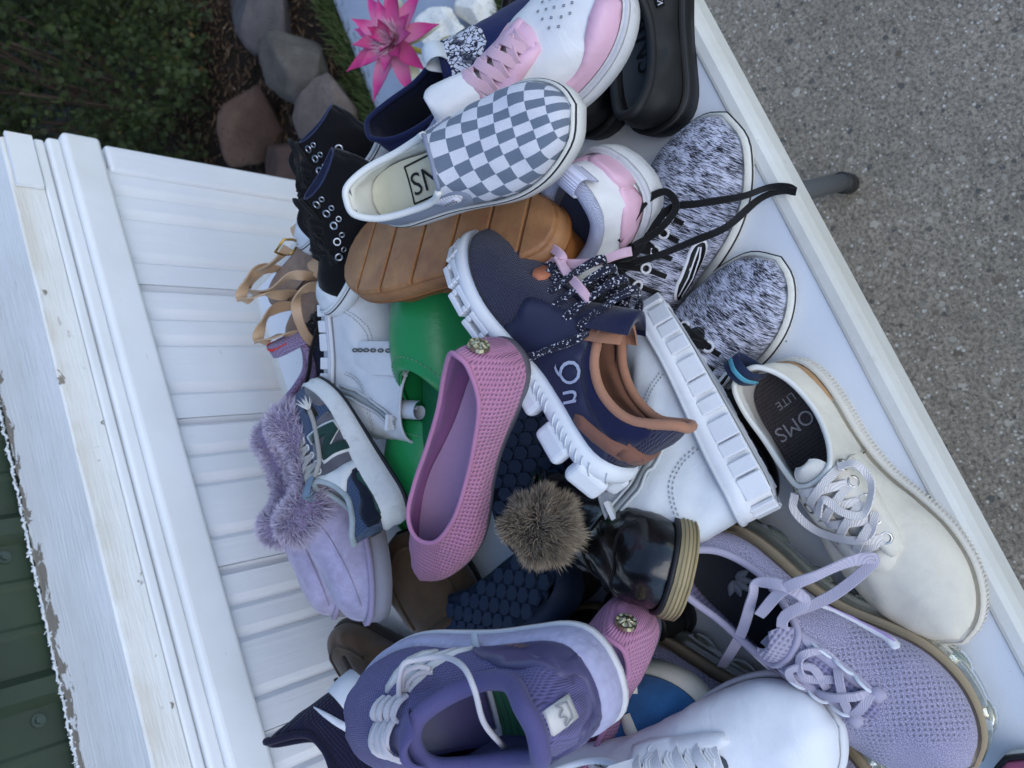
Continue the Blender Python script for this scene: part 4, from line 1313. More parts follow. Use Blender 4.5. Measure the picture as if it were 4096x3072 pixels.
def canvas_shoe():
    s = Shoe('canvas', 'canvas_sneaker', 'cream white canvas lace-up sneaker along the front edge with dark insole', 'sneaker', wid=1.02)
    wr = mat('rubber', '#d0cabf', dirt=.2)
    s.sole(wr, th=(.115, .075), spring=.03, prof=((0, -.012), (.05, .004), (.5, .010), (.9, .008), (1, 0)))
    # ribbed tape round the edge
    xs = s.O[:, 0] / s.L
    parts = []
    for i in np.arange(0, NA, .5):
        k = int(i); f = i - k
        p = s.O[k] * (1 - f) + s.O[(k + 1) % NA] * f; n = s.ON[k]
        if .12 < p[0] / s.L < .30 and False: continue
        z0 = s.zb(p[0] / s.L); H = s.zt(p[0] / s.L) - z0
        V, F = box_vf((0, 0, 0), (.0013, .0016, H * .45))
        B = np.array([[-n[1], n[0], 0], [n[0], n[1], 0], [0, 0, 1]]).T
        parts.append((V @ B.T + np.array([*(p + n * .0092 * s.L), z0 + H * .42]), F))
    V, F = join(parts); s.part('ribbed_tape', V, F, wr, smooth=False)
    s.upper(mat('canvas', '#d6cfbf', dirt=.3), [(a, x, y, z * .92) for a, x, y, z in LOW], toeh=.10, sl=.5, bulge=.012, lining=mat('canvas', '#c5c0b6'))
    s.collar(mat('canvas', '#dad8d1'), .009)
    s.insole(mat('knit', '#4a4343', scale=.8), z=.03)
    s.text('insole_print', 'TOMS', (.21, 0), .07, 'top', mat('print', '#8f8a8a'), rot=-math.pi / 2, inner=True, off=.0012)
    s.text('insole_print', 'LITE', (.13, 0), .04, 'top', mat('print', '#8f8a8a'), rot=-math.pi / 2, inner=True, off=.0012)
    for v in ('L', 'R', 'back'):
        P = [(.0, .105), (.0, .155), (.10, .15), (.20, .12), (.24, .10)] if v != 'back' else [(-.09, .11), (-.09, .15), (.09, .15), (.09, .11)]
        s.decal('cork_wedge', P, v, mat('rubber', '#a07d56', dirt=.3, key='cork'), off=.0018)
    throat(s, .38, .68, .03, .02, mat('canvas', '#c9c6bd'))
    eyestay(s, .395, .67, .028, .02, .115, .085, mat('canvas', '#d8d1c2', key='b'))
    s.decal('toe_piece', [(.66, .0), (.68, .075), (.74, .0), (.68, -.075)], 'top', mat('canvas', '#d8d1c2', key='c'), off=.002)
    rows = [(.645, .052), (.585, .062), (.525, .07), (.465, .075), (.41, .078)]
    lm = lace_m('#d5cfcb')
    s.lacing(rows, .0068, lm, arch=.004, eyelet=mat('metal', '#b8b6b0'), er=.0042)
    # loose loops of the untied lace
    for pts in ([(.41, .08, .31), (.43, .125, .30), (.50, .12, .275), (.56, .06, .30), (.53, .02, .325), (.47, .0, .345), (.50, -.05, .325)],
                [(.41, -.08, .31), (.45, -.12, .29), (.53, -.11, .26), (.60, -.03, .29), (.62, .03, .285), (.57, .08, .27)]):
        s.ribbon(pts, .0065, .0014, lm, up=(-.2, .2, 1))
    s.tongue([(.44, .28), (.39, .315), (.355, .335)], (.05, .055, .04), mat('canvas', '#cfccc4', key='t'), droop=.015)
    s.pull_tab(mat('canvas', '#1f2a44'), at=(.03, .27), w=.062, h=.075, d=.075)
    pts = [(.055, 0, .255), (.04, 0, .33), (.0, 0, .355), (-.042, 0, .33)]
    P = cat_rom(np.array(pts) * s.L + np.array([0, 0, .0012]), 5); T = unit(np.gradient(P, axis=0)); nm = np.stack([-T[:, 2], 0 * T[:, 0], T[:, 0]], 1)
    V, F = sweep(P, flatprof(.016 * s.L, .0012), nm); s.part('tab_stripe', V, F, mat('canvas', '#4f93a6'))
    s.decal('side_label', [(.30, .205), (.335, .207), (.335, .225), (.30, .222)], 'R', mat('print', '#8fa3bd'), off=.0014, smooth=0)
canvas_shoe()

def vapor(key, label, flip):
    s = Shoe(key, 'lavender_runner', label, 'sneaker', 'pair of lavender knit running shoes', flip=flip, wid=1.14)
    s.sole(mat('clear', '#a9b0a2'), th=(.165, .125), spring=.06, prof=((0, -.02), (.1, .006), (.3, .026), (.6, .022), (.8, .0)), name='air_sole', hi=.78)
    s.sole(mat('rubber', '#a2927a', key='gum'), th=(.165, .125), spring=.06, prof=((.55, -.02), (.62, .008), (.85, .012), (1, -.002)), name='midsole')
    # cushion lobes of the clear sole
    cm = mat('clear', '#9fa89a')
    for x in (.06, .20, .36, .52, .68, .82, .94):
        for half in (1, -1):
            i = ring_idx(s, x) if half == 1 else (NA - ring_idx(s, x)) % NA
            p, t, n = side_frame(s, i)
            z = float(s.zb(s.O[i, 0] / s.L))
            ph = np.arange(7) / 6 * 2 - 1
            ln = .058 * s.L
            path = [np.array([*(p + t * ln * q + n * s.L * (.012 - .02 * q * q)), z + .032 * s.L]) for q in ph]
            V, F = sweep(path, circ(.026 * s.L, 10, .03 * s.L), scales=[.5, .85, 1, 1.03, 1, .85, .5]); s.part('air_lobe', V, F, cm)
    up = mat('melange', '#beb8cd', '#757089')
    s.upper(up, [(a, x + .02 * (a > .3), y, z) for a, x, y, z in LOW], toeh=.15, sl=.55, bulge=.016, lining=mat('stripeknit', '#8f86a6'))
    s.collar(mat('canvas', '#a49eb1'), .012)
    s.insole(mat('canvas', '#24262b'), z=.015)
    # leaf-shaped print on the insole
    for k in range(5):
        a = -1.2 + k * .6
        c, q = math.cos(a), math.sin(a)
        s.decal('insole_print', [(.17, 0), (.17 + .03 * c - .016 * q, .03 * q + .016 * c), (.17 + .07 * c, .07 * q), (.17 + .03 * c + .016 * q, .03 * q - .016 * c)], 'top', mat('print', '#6e7278'), inner=True, off=.001, res=.02)
    throat(s, .40, .69, .045, .032, mat('knit', '#8b86a6', scale=.6))
    strap = mat('canvas', '#a7a1b5', key='s')
    eyestay(s, .42, .66, .045, .036, .078, .062, strap, off=.0022)
    for g, v in ((1, 'L'), (-1, 'R')):
        swoosh(s, v, .30, .20, .92, mat('canvas', '#dcdce4'), 'side_mark_edge', off=.0018)
        P = [(.40, .212), (.50, .182), (.57, .164), (.62, .168), (.645, .195), (.61, .183), (.54, .178)]
        s.decal('side_mark', P, v, mat('canvas', '#b49ccb'), off=.0026, smooth=1)
    cord = mat('lacefabric', '#b1abbb', dirt=.2)
    rows = [(.665, .05), (.60, .06), (.53, .064), (.46, .066)]
    for i in range(3):
        (x0, w0), (x1, w1) = rows[i], rows[i + 1]
        for g in (1, -1):   # cable loops between stay and lace
            s.lace_seg((x0, g * w0 * 1.0), (x1, g * w1 * 1.0), .0026, .0022, mat('print', '#cfd3da', rough=.3), lift=.004, arch=.002, name='cable')
    s.lace_seg((.665, .05), (.665, -.05), .0075, .002, cord, lift=.004, arch=.003)
    s.lace_seg((.665, .05), (.55, -.055), .007, .002, cord, lift=.004, arch=.005)
    s.lace_seg((.665, -.05), (.55, .055), .007, .002, cord, lift=.004, arch=.003)
    for y in (1, -1):
        s.ribbon([(.56, .055 * y, .31), (.50, .07 * y, .33), (.46, .03 * y, .37), (.50, -.02 * y, .36), (.57, .02 * y, .325)], .0065, .0018, cord, up=(0, 0, 1))
    s.decal('stay_tab', [(.66, .03), (.70, .035), (.70, .075), (.66, .07)], 'top', strap, off=.003, smooth=1)
    s.decal('stay_tab', [(.66, -.03), (.70, -.035), (.70, -.075), (.66, -.07)], 'top', strap, off=.003, smooth=1)
    s.tongue([(.47, .29), (.42, .35), (.37, .40)], (.065, .075, .05), mat('knit', '#9d97ac', scale=.7))
    return s
va = vapor('vapor_a', 'lavender knit running shoe with clear sole, pointing at the front table edge', False)
for k_ in ('vap_lace1', 'vap_lace2'):
    wribbon(va, PATH[k_], .0085, .0015, mat('lacefabric', '#b3adbd', dirt=.05))
vb = vapor('vapor_b', 'lavender knit running shoe with its dark insole showing, under the matching one', True)

def white_low():
    s = Shoe('white_low', 'leather_sneaker', 'plain white leather sneaker at the bottom edge with white laces', 'sneaker', wid=1.06, outline='round')
    wl = mat('leather', '#d9dbe0', dirt=.22)
    s.sole(mat('rubber', '#d0d2d6'), th=(.11, .085), spring=.03)
    s.upper(wl, LOW, toeh=.17, sl=.55, bulge=.02, lining=mat('canvas', '#c2c4c8'))
    s.collar(wl, .012)
    s.insole(mat('canvas', '#c5c6ca'))
    throat(s, .40, .66, .048, .036, mat('canvas', '#4a4e58'))
    eyestay(s, .415, .685, .05, .04, .115, .085, mat('leather', '#d6d8dd', key='e'), off=.003)
    rows = [(.665, .058), (.61, .07), (.55, .077), (.49, .082), (.43, .084)]
    s.lacing(rows, .0095, lace_m('#dcdde0'), t=.002, arch=.005, eyelet=wl, er=.0042)
    s.tongue([(.46, .33), (.40, .40), (.35, .45)], (.08, .085, .06), wl)
    wribbon(s, PATH['white_lace'], .006, .0018, lace_m('#cfd0d6'))
white_low()

# ================================================================== white lug-sole boots
def boot(key, label, flip, view, zip_pts, th=(.165, .135), h=.78):
    s = Shoe(key, 'lace_up_boot', label, 'boot', 'pair of white lug sole boots', flip=flip, outline='round', wid=.98)
    wl = mat('leather', '#cdd1d4', dirt=.25, rough=.38)
    rb = mat('rubber', '#d6d7da', dirt=.12, rough=.5)
    s.sole(rb, th=th, spring=.03, prof=((0, -.03), (.03, -.012), (.55, -.006), (.62, .012), (.97, .012), (1, 0)))
    lugs(s, rb, 3.3, h=(.0, .62), w=1.0, depth=.02, ox=.002)
    s.foxing(mat('rubber', '#c3c6ca'), .90, .99, .018, 'welt')
    s.upper(wl, shaft_rim(h, -.01, .40, .12), toeh=.19, side=.45, kp=.05, sl=.72, bulge=.02, lining=mat('canvas', '#b9bcc0'), crumple=.0022, w0=.36, w1=.62)
    s.collar(wl, .008)
    s.insole(mat('canvas', '#a9abae'))
    zm = mat('canvas', '#9da3a6', key='zip')
    P = [s.hit(view, x * s.L, z * s.L) for x, z in resample(zip_pts, 26)]
    base = s.decal('zip_tape', [(x + dx, z + dz) for (x, z), (dx, dz) in list(zip(zip_pts, [(.022, .012)] * 9)) + list(zip(zip_pts[::-1], [(-.022, -.012)] * 9))], view, zm, off=.0012, smooth=0)
    for o_ in (-.0052, 0, .0052):
        V, F = sweep([p + n * .0022 + unit(np.cross(n, P[-1][0] - P[0][0])) * o_ for p, n in P], flatprof(.003 if o_ else .0045, .0018), [n for p, n in P])
        s.part('zip_teeth' if not o_ else 'zip_cord', V, F, mat('rubber', '#b9bec0' if o_ else '#8f9698'), parent=base)
    tp, tn = P[-2]
    V, F = box_vf((0, 0, 0), (.016, .010, .004)); s.part('zip_pull', V + tp + tn * .005, F, mat('rubber', '#d9dadb'), parent=base, smooth=False)
    # stitched heel and vamp seams
    for pts in ([(.30, .17), (.27, .26), (.20, .33), (.08, .36), (.01, .36)], [(.62, .15), (.57, .24), (.50, .30), (.44, .33)], [(.40, .40), (.36, .55), (.35, .70), (.345, .77)]):
        for d in (0, .011):
            Q = [s.hit(view, (x + d) * s.L, (z + d) * s.L) for x, z in resample(cat_rom(pts, 5), 40)]
            for j in range(0, 38, 2):
                V, F = sweep([Q[j][0] + Q[j][1] * .0007, Q[j + 1][0] + Q[j + 1][1] * .0007], circ(.0006, 5)) if False else sweep(np.array([Q[j][0] + Q[j][1] * .0006, (Q[j][0] + Q[j + 1][0]) / 2 + Q[j][1] * .0008, Q[j + 1][0] + Q[j + 1][1] * .0006]), circ(.00055, 5))
                s._st.append((V, F)) if hasattr(s, '_st') else setattr(s, '_st', [(V, F)])
    V, F = join(s._st); s.part('stitching', V, F, mat('lacefabric', '#a7adb0'), kind='stuff')
    for i, z in enumerate(np.linspace(.42, h - .04, 7)):     # lace holes down the front flap
        s.eyelet((.362 - .02 * i / 6, z), .0022, mat('print', '#5d6164'), view=view, name='lace_hole')
    return s
boot('boot_right', 'large white lug sole boot lying on its side under the navy running shoe', False, 'R', [(.44, .24), (.36, .33), (.28, .46), (.23, .60)], h=.62)
bl_ = boot('boot_left', 'white zip boot slumped on its side at the back, toe under the gum sole', True, 'L', [(.22, .14), (.20, .26), (.15, .40), (.08, .54)], th=(.10, .09), h=.57)
# open flap with lace holes and the rolled tongue of the slumped boot
def boot_flap(s):
    L = s.L
    wl = mat('leather', '#cdd1d4', dirt=.25, rough=.38)
    V = []
    R, C = 9, 8
    for lay in (0, 1):
        for i in range(R):
            for j in range(C):
                u, v = i / (R - 1), j / (C - 1)
                V.append(((.30 + .16 * v), .125 + .025 * math.sin(v * 2.6) + .012 * math.sin(u * 5) - .008 * lay, .26 + .33 * u - .03 * v))
    F = grid_faces(R, C) + grid_faces(R, C, off=R * C, flip=True)
    o = s.part('lace_flap', np.array(V) * L, F, wl)
    for i in range(7):
        u = .1 + .8 * i / 6
        c = np.array([.415, .152 + .012 * math.sin(u * 5), .26 + .33 * u - .022]) * L
        V, F = sweep([c + np.array([math.cos(t) * .0016, .0006, math.sin(t) * .004]) for t in np.arange(10) / 10 * 2 * math.pi], circ(.0008, 5), closed=True)
        s.part('lace_hole', V, F, mat('print', '#4c5052'), parent=o)
    P = [np.array([.10 + .05 * math.cos(t) * (1 - t / 14), .06 + .05 * math.sin(t) * (1 - t / 14), 0]) for t in np.linspace(0, 7.5, 26)]
    V = []
    for z in (.44, .64):
        V += [np.array([p[0] + .04, p[1], z]) for p in P]
    n = len(P)
    s.part('rolled_tongue', np.array(V) * L, [(i, i + 1, n + i + 1, n + i) for i in range(n - 1)], wl)
boot_flap(bl_)

# ================================================================== navy running shoe with podded sole
def navy_run():
    s = Shoe('navy_run', 'running_shoe', 'navy running shoe with copper lining and white podded sole on top of the pile', 'sneaker', wid=1.0)
    wr = mat('rubber', '#d3d6da', dirt=.12)
    s.sole(wr, th=(.135, .10), spring=.06, prof=((.42, -.03), (.45, .0), (.55, .014), (.72, .018), (.9, .008), (1, -.004)), hspring=.03)
    xs = s.O[:, 0] / s.L
    # blocky pods under the sole edge, the front ones with a square hollow
    for x in (.05, .20, .36, .53, .65, .765, .87, .955):
        for half in (1, -1):
            i = ring_idx(s, x)
            if half == -1: i = (NA - i) % NA
            p, t, n = side_frame(s, i)
            z = float(s.zb(xs[i])); H = float(s.zt(xs[i])) - z
            w = (.046 if x > .5 else .064) * s.L; hh = H * .30; dp = .05 * s.L
            c = np.array([*(p - n * (.008 * s.L)), z + hh])
            B = np.array([[t[0], n[0], 0], [t[1], n[1], 0], [0, 0, 1]])
            if x > .5:
                b_ = .0052
                bars = [box_vf((0, 0, hh - b_ / 2), (2 * w, dp, b_)), box_vf((0, 0, -hh + b_ / 2), (2 * w, dp, b_)), box_vf((w - b_ / 2, 0, 0), (b_, dp * .98, 2 * hh - 2 * b_)), box_vf((-w + b_ / 2, 0, 0), (b_, dp * .98, 2 * hh - 2 * b_)), box_vf((0, -dp * .3, 0), (2 * w - b_, dp * .2, 2 * hh - b_))]
            else:
                bars = [box_vf((0, 0, 0), (2 * w, dp * 1.1, 2 * hh))]
            V, F = join(bars)
            bevel(s.part('sole_pod', V @ B.T + c, F, wr, smooth=False), .0016 if x > .5 else .005, 3, 30)
    for i in range(18):      # fluted midsole grooves on the rear side
        k = (ring_idx(s, .03 + i * .028)) % NA
        p, t, n = side_frame(s, k)
        z = float(s.zb(xs[k])); H = float(s.zt(xs[k])) - z
        V, F = sweep(np.array([[*(p + n * .017 * s.L + t * .004), z + H * .55], [*(p + n * .021 * s.L), z + H * .68], [*(p + n * .018 * s.L - t * .003), z + H * .80]]), circ(.0007, 6))
        s.part('sole_rib', V, F, wr)
    nm = mat('mesh', '#33344a', '#0d0d16', scale=1.15)
    nv = mat('suede', '#161a3a', key='navy')
    cop = mat('canvas', '#a5775f')
    s.upper(nm, [(a, x - .012 * (a < .1), y, z + .05 * (a < .1) + .02 * (a > .35)) for a, x, y, z in LOW], toeh=.12, sl=.5, bulge=.016, lining=cop, thick=.016)
    s.collar(cop, .016)
    s.tongue([(.50, .275), (.44, .335), (.39, .385), (.36, .415)], (.08, .09, .10, .08), cop, thick=.02, droop=.06, name='tongue_lining')
    s.insole(mat('canvas', '#2a1d1a'))
    ov = mat('print', '#23263f', rough=.55)
    s.decal('side_panel', [(.02, .12), (.10, .215), (.22, .22), (.30, .235), (.40, .325), (.45, .325), (.56, .27), (.62, .235), (.58, .17), (.60, .09), (.40, .085), (.18, .10)], 'L', ov, off=.0016)
    s.decal('side_panel', [(.02, .12), (.10, .215), (.22, .22), (.30, .235), (.40, .325), (.45, .325), (.56, .27), (.62, .235), (.58, .17), (.60, .09), (.40, .085), (.18, .10)], 'R', ov, off=.0016)
    s.decal('collar_panel', [(.03, .32), (.08, .30), (.16, .265), (.24, .25), (.33, .28), (.38, .325), (.36, .27), (.28, .215), (.16, .195), (.04, .22)], 'L', nv, off=.0024, smooth=1)
    s.decal('heel_strap', [(.0, .235), (.02, .19), (.09, .165), (.20, .135), (.22, .165), (.10, .205), (.03, .245)], 'L', mat('canvas', '#7d5648'), off=.003, smooth=1)
    s.decal('heel_strap', [(-.09, .19), (.09, .19), (.09, .245), (-.09, .245)], 'back', mat('canvas', '#7d5648'), off=.003, smooth=0)
    s.text('side_logo', 'Q', (.335, .205), .10, 'L', mat('print', '#9aa0b4'), rot=.5, off=.0034)
    s.text('side_logo', 'n', (.265, .175), .10, 'L', mat('print', '#9aa0b4'), rot=.5, off=.0034)
    throat(s, .40, .70, .045, .03, nv)
    s.decal('lace_guard', [(.66, .012), (.645, .085), (.69, .095), (.71, .02)], 'top', mat('rubber', '#a8674a'), off=.003, smooth=1)
    lm = lace_m('#1b1c2e', '#c9c9d2')
    s.lacing([(.70, .03), (.665, .05), (.635, .055)], .0075, lm, arch=.004)
    # slack lace loops standing over the tongue
    for i, x in enumerate((.60, .55, .495, .44)):
        s.ribbon([(x - .01, .095, .245 + .02 * i), (x, .075, .30 + .018 * i), (x + .005, .03, .40 + .02 * i), (x + .002, -.02, .455 + .012 * i), (x - .02, -.06, .42 + .012 * i), (x - .045, -.075, .34 + .02 * i)], .0075, .0018, lm, ups=[(0, 1, .6), (0, .8, .6), (0, .3, 1), (0, -.6, .8), (0, -1, .4)])
    s.ribbon([(.41, .085, .315), (.395, .125, .30), (.41, .135, .25), (.43, .145, .19), (.445, .15, .145), (.46, .15, .11)], .0065, .0018, lm, up=(0, 1, .3))
    s.tongue([(.52, .30), (.45, .365), (.40, .41), (.355, .45)], (.08, .095, .105, .09), nv, thick=.03, droop=.05)
navy_run()

# ================================================================== pink knit flats
def flat(key, label, flip):
    s = Shoe(key, 'ballet_flat', label, 'flat shoe', 'pair of pink knit ballet flats', flip=flip, outline='point', wid=1.06)
    s.sole(mat('rubber', '#57545c'), th=(.04, .025), spring=.03, prof=((0, -.022), (.2, -.012), (.8, -.010), (1, -.014)))
    pk = mat('knit', '#b67d9c', '#4b2a44', scale=.62)
    s.upper(pk, [(a, x, y * .86, z * 1.08) for a, x, y, z in FLAT], toeh=.10, side=.55, kp=.45, sl=.45, bulge=.018, lining=mat('canvas', '#93608f'), thick=.008)
    s.collar(mat('canvas', '#b27a9b'), .008)
    s.insole(mat('canvas', '#b596b7'), z=.012, inset=.022)
    s.text('insole_print', 'NIN', (.36, .03), .06, 'top', mat('print', '#5b4a5c'), rot=2.5, inner=True, off=.0012)
    s.text('insole_print', 'iflex', (.46, .02), .04, 'top', mat('print', '#5b4a5c'), rot=.5, inner=True, off=.0012)
    # round relief button on the heel
    P, n = s.hit('back', 0, .185 * s.L)
    ref = np.array([0, 1., 0]); a = unit(ref - n * (ref @ n)); b = np.cross(n, a)
    V = [P + n * .0045]; F = []
    k = 18
    for r, z in ((.003, .0042), (.0062, .003), (.0082, .0034), (.0088, .0005)):
        V += [P + n * (z + (.0007 if j % 2 else 0)) + (a * math.cos(j / k * 2 * math.pi) + b * math.sin(j / k * 2 * math.pi)) * r for j in range(k)]
    F += [(0, 1 + j, 1 + (j + 1) % k) for j in range(k)]
    for q in range(3): F += [(1 + q * k + j, 1 + (q + 1) * k + j, 1 + (q + 1) * k + (j + 1) % k, 1 + q * k + (j + 1) % k) for j in range(k)]
    s.part('button', V, F, mat('metal', '#b7ab8c', rough=.35), smooth=False)
    return s
flat('flat_a', 'pink knit ballet flat seen from above with its opening facing the viewer', False)
flat('flat_b', 'pink knit ballet flat partly under the purple running shoe, gold button at its heel', True)

# ================================================================== purple running shoe
def boost():
    s = Shoe('boost', 'running_shoe', 'purple knit running shoe with green insole and white side stripes', 'sneaker', wid=1.04)
    s.sole(mat('foam', '#a7a6c2', dirt=.2), th=(.105, .07), spring=.04, prof=((0, -.014), (.06, .002), (.35, .010), (.7, .009), (.92, .002), (1, -.010)))
    s.foxing(mat('rubber', '#c9c6c8', key='outs'), .0, .16, .012, 'outsole')
    up = mat('mesh', '#625d8c', '#262444', scale=.85)
    pc = mat('canvas', '#56527e')
    s.upper(up, [(a, x, y, z + .015 * (a < .1)) for a, x, y, z in LOW], toeh=.125, sl=.52, bulge=.02, lining=pc, thick=.02)
    s.collar(pc, .024)
    s.insole(mat('stripeknit', '#2f6b4d', scale=.6), z=.02)
    cup = mat('print', '#4a476a', rough=.42)
    for v in ('L', 'R'):
        s.decal('heel_cup', [(.0, .10), (.01, .20), (.08, .235), (.17, .225), (.27, .18), (.36, .12), (.38, .08), (.2, .085), (.05, .09)], v, cup, off=.0022)
        for j in range(3):
            x = .36 + .06 * j
            s.decal('side_stripe', [(x, .10 + .01 * j), (x + .025, .095 + .01 * j), (x + .14, .235 - .012 * j), (x + .125, .26 - .012 * j)], v, mat('leather', '#d2d0cf', key='cage'), off=.0026, smooth=1)
    s.decal('heel_cup', [(-.12, .09), (-.12, .20), (-.06, .22), (-.045, .14), (.045, .14), (.06, .22), (.12, .20), (.12, .09)], 'back', cup, off=.0022, smooth=1)
    s.decal('heel_tab', [(-.026, .225), (.026, .225), (.026, .315), (-.026, .315)], 'back', mat('leather', '#c5c3c2'), off=.003, smooth=0)
    for pts in (((-.017, .25), (-.02, .285), (-.008, .268), (0, .29), (.008, .268), (.02, .285), (.017, .25), (-.017, .25)),):
        Q = [s.hit('back', y * s.L, z * s.L) for y, z in resample(pts, 30)]
        V, F = sweep([p + n * .0042 for p, n in Q], circ(.0005, 5)); s.part('crown_mark', V, F, mat('print', '#8a8a90'))
    s.text('side_print', 'ultra boost', (.19, .145), .03, 'R', mat('metal', '#c2ad6a', rough=.4), rot=-.3, off=.004)
    throat(s, .40, .70, .045, .03, pc)
    lm = mat('lacefabric', '#cfcbd0', dirt=.08)
    s.lacing([(.665, .04), (.62, .05), (.575, .055), (.53, .058)], .0055, lm, t=.003, arch=.006)
    for j in range(4):
        s.lace_seg((.50 + .04 * j, -.10), (.52 + .04 * j, -.05), .006, .003, lm, lift=.004, arch=.003)
    s.tongue([(.50, .30), (.43, .365), (.38, .41)], (.075, .08, .06), pc, thick=.02)
    s.decal('size_label', [(.36, -.05), (.40, -.05), (.40, .05), (.36, .05)], 'top', mat('print', '#c9cdd0'), off=.011, smooth=0)
    wribbon(s, PATH['boost_lace'], .0042, .004, lm, round_=True)
    wribbon(s, PATH['boost_lace2'], .0042, .004, lm, round_=True)
    wribbon(s, PATH['boost_lace3'], .0042, .004, lm, round_=True)
boost()
# ================================================================== black boot with fur pompom
def pom():
    s = Shoe('pom', 'winter_boot', 'glossy black padded child boot with fur pompom and beige sole', 'boot', outline='round', wid=1.12)
    s.sole(mat('rubber', '#9c8c68', dirt=.2), th=(.095, .085), spring=.03, prof=((0, -.01), (.06, .012), (.5, .02), (.92, .016), (1, .004)))
    for f in (.2, .4, .6, .8): s.foxing(mat('rubber', '#8a7b5a'), f - .03, f + .03, .0235, 'sole_groove')
    s.foxing(mat('rubber', '#15161a'), 1.0, 1.22, .014, 'rand')
    pt = mat('patent', '#0a0b0e', rough=.24)
    s.upper(pt, shaft_rim(.64, .0, .44, .145), toeh=.30, side=.5, kp=.08, sl=.62, bulge=.035, lining=mat('suede', '#3a3028'), crumple=.003, w0=.40, w1=.66)
    s.collar(pt, .02)
    s.insole(mat('canvas', '#2a2622'))
    # quilt seams pinching the vamp
    for x in (.60, .80):
        Q = [s.hit('top', x * s.L, y * s.L) for y in np.linspace(-.17, .17, 16)]
        V, F = sweep([p + n * .0002 for p, n in Q], circ(.0012, 6)); s.part('seam', V, F, mat('lacefabric', '#050506'))
    # fur ball tied at the top front
    M = s.root.matrix_basis.inverted()
    c = np.array(M @ Vector(PATH['pom'][0]))
    r = np.random.default_rng(3)
    n = 17000
    d = unit(r.normal(0, 1, (n, 3)))
    core = .025
    Vc = []
    k1, k2 = 14, 9
    for i in range(k2):
        for j in range(k1):
            th, ph = j / k1 * 2 * math.pi, i / (k2 - 1) * math.pi
            Vc.append(c + core * np.array([math.cos(th) * math.sin(ph), math.sin(th) * math.sin(ph), math.cos(ph)]))
    fb = s.part('pompom', Vc, [(i * k1 + j, i * k1 + (j + 1) % k1, (i + 1) * k1 + (j + 1) % k1, (i + 1) * k1 + j) for i in range(k2 - 1) for j in range(k1)], mat('suede', '#2e2822'))
    lump = 1 + .3 * np.sin(d[:, 0] * 4 + 1) * np.sin(d[:, 1] * 5 + 2) + .12 * np.sin(d[:, 2] * 9)
    fur_strands(c + d * core * .85 * lump[:, None], d + .35 * np.sin(d[:, [1, 2, 0]] * 11), .013, fur_mat('#332c26', '#66594b', '#ab9c86'), 'fur', fb, width=.0004, jitter=.38, droop=.2, seed=5)
    V, F = sweep(np.array([c, (c + np.array([.32, 0, .60]) * s.L) / 2, np.array([.38, 0, .54]) * s.L]), circ(.0022, 8)); s.part('pompom_cord', V, F, lace_m('#0c0c0e'))
pom()
# its mate deeper in the pile, only the dark leather shows
def pom_mate():
    s = Shoe('pom_mate', 'winter_boot', 'glossy black child boot deep in the pile below the pompom boot', 'boot', outline='round', wid=1.12)
    s.sole(mat('rubber', '#9c8c68', dirt=.2), th=(.13, .115), spring=.03)
    pt = mat('patent', '#0a0b0e', rough=.24)
    s.upper(pt, shaft_rim(.70, .0, .44, .145), toeh=.30, side=.5, kp=.08, sl=.62, bulge=.035, lining=mat('suede', '#3a3028'), crumple=.003, w0=.40, w1=.66)
    s.collar(pt, .02)
pom_mate()

# ================================================================== navy clogs, hexagon treads up
def clog(key, label, flip):
    s = Shoe(key, 'clog', label, 'clog', 'pair of navy foam clogs', flip=flip, outline='round', wid=1.05)
    nv = mat('rubber', '#1d2c42', dirt=.1, rough=.6)
    s.sole(nv, th=(.12, .10), spring=.05, hspring=.03, prof=((0, -.02), (.05, -.004), (.5, .006), (.95, .004), (1, 0)))
    s.upper(nv, [(0, .06, 0, .20), (.08, .09, .08, .19), (.2, .26, .115, .18), (.3, .40, .12, .20), (.4, .47, .08, .26), (.5, .48, 0, .28)], toeh=.17, bulge=.02, lining=nv)
    # raised hexagons over the tread
    hs = .034 * s.L * 2
    me = None
    r = hs * .50
    V = [(r * math.cos(t), r * math.sin(t), 0) for t in np.arange(6) * math.pi / 3 + .52] + [(r * .90 * math.cos(t), r * .90 * math.sin(t), -.0026) for t in np.arange(6) * math.pi / 3 + .52]
    F = [(i, (i + 1) % 6, 6 + (i + 1) % 6, 6 + i) for i in range(6)] + [tuple(range(6, 12))[::-1]]
    i = 0
    from mathutils import Vector as Vc
    poly = s.ring(-.03 * s.L)
    def inside(p):
        c = False
        for a, b in zip(poly, np.roll(poly, -1, 0)):
            if (a[1] > p[1]) != (b[1] > p[1]) and p[0] < (b[0] - a[0]) * (p[1] - a[1]) / (b[1] - a[1]) + a[0]: c = not c
        return c
    for a in range(-2, 40):
        for b in range(-6, 7):
            x = a * hs * .80; y = (b + .5 * (a % 2)) * hs * .92
            if inside((x, y)):
                if me is None:
                    o = s.part('tread_hexagon', V, [f[::-1] for f in F], nv, smooth=False); me = o.data
                else:
                    o = bpy.data.objects.new('tread_hexagon', me); COL.objects.link(o); o.parent = s.root
                o.location = (x, y, float(s.zb(x / s.L)) + .0002)
    return s
clog('clog_a', 'navy foam clog upside down, hexagon tread up, above the purple running shoe', False)
clog('clog_b', 'navy foam clog upside down, hexagon tread half hidden behind the fur pompom', True)

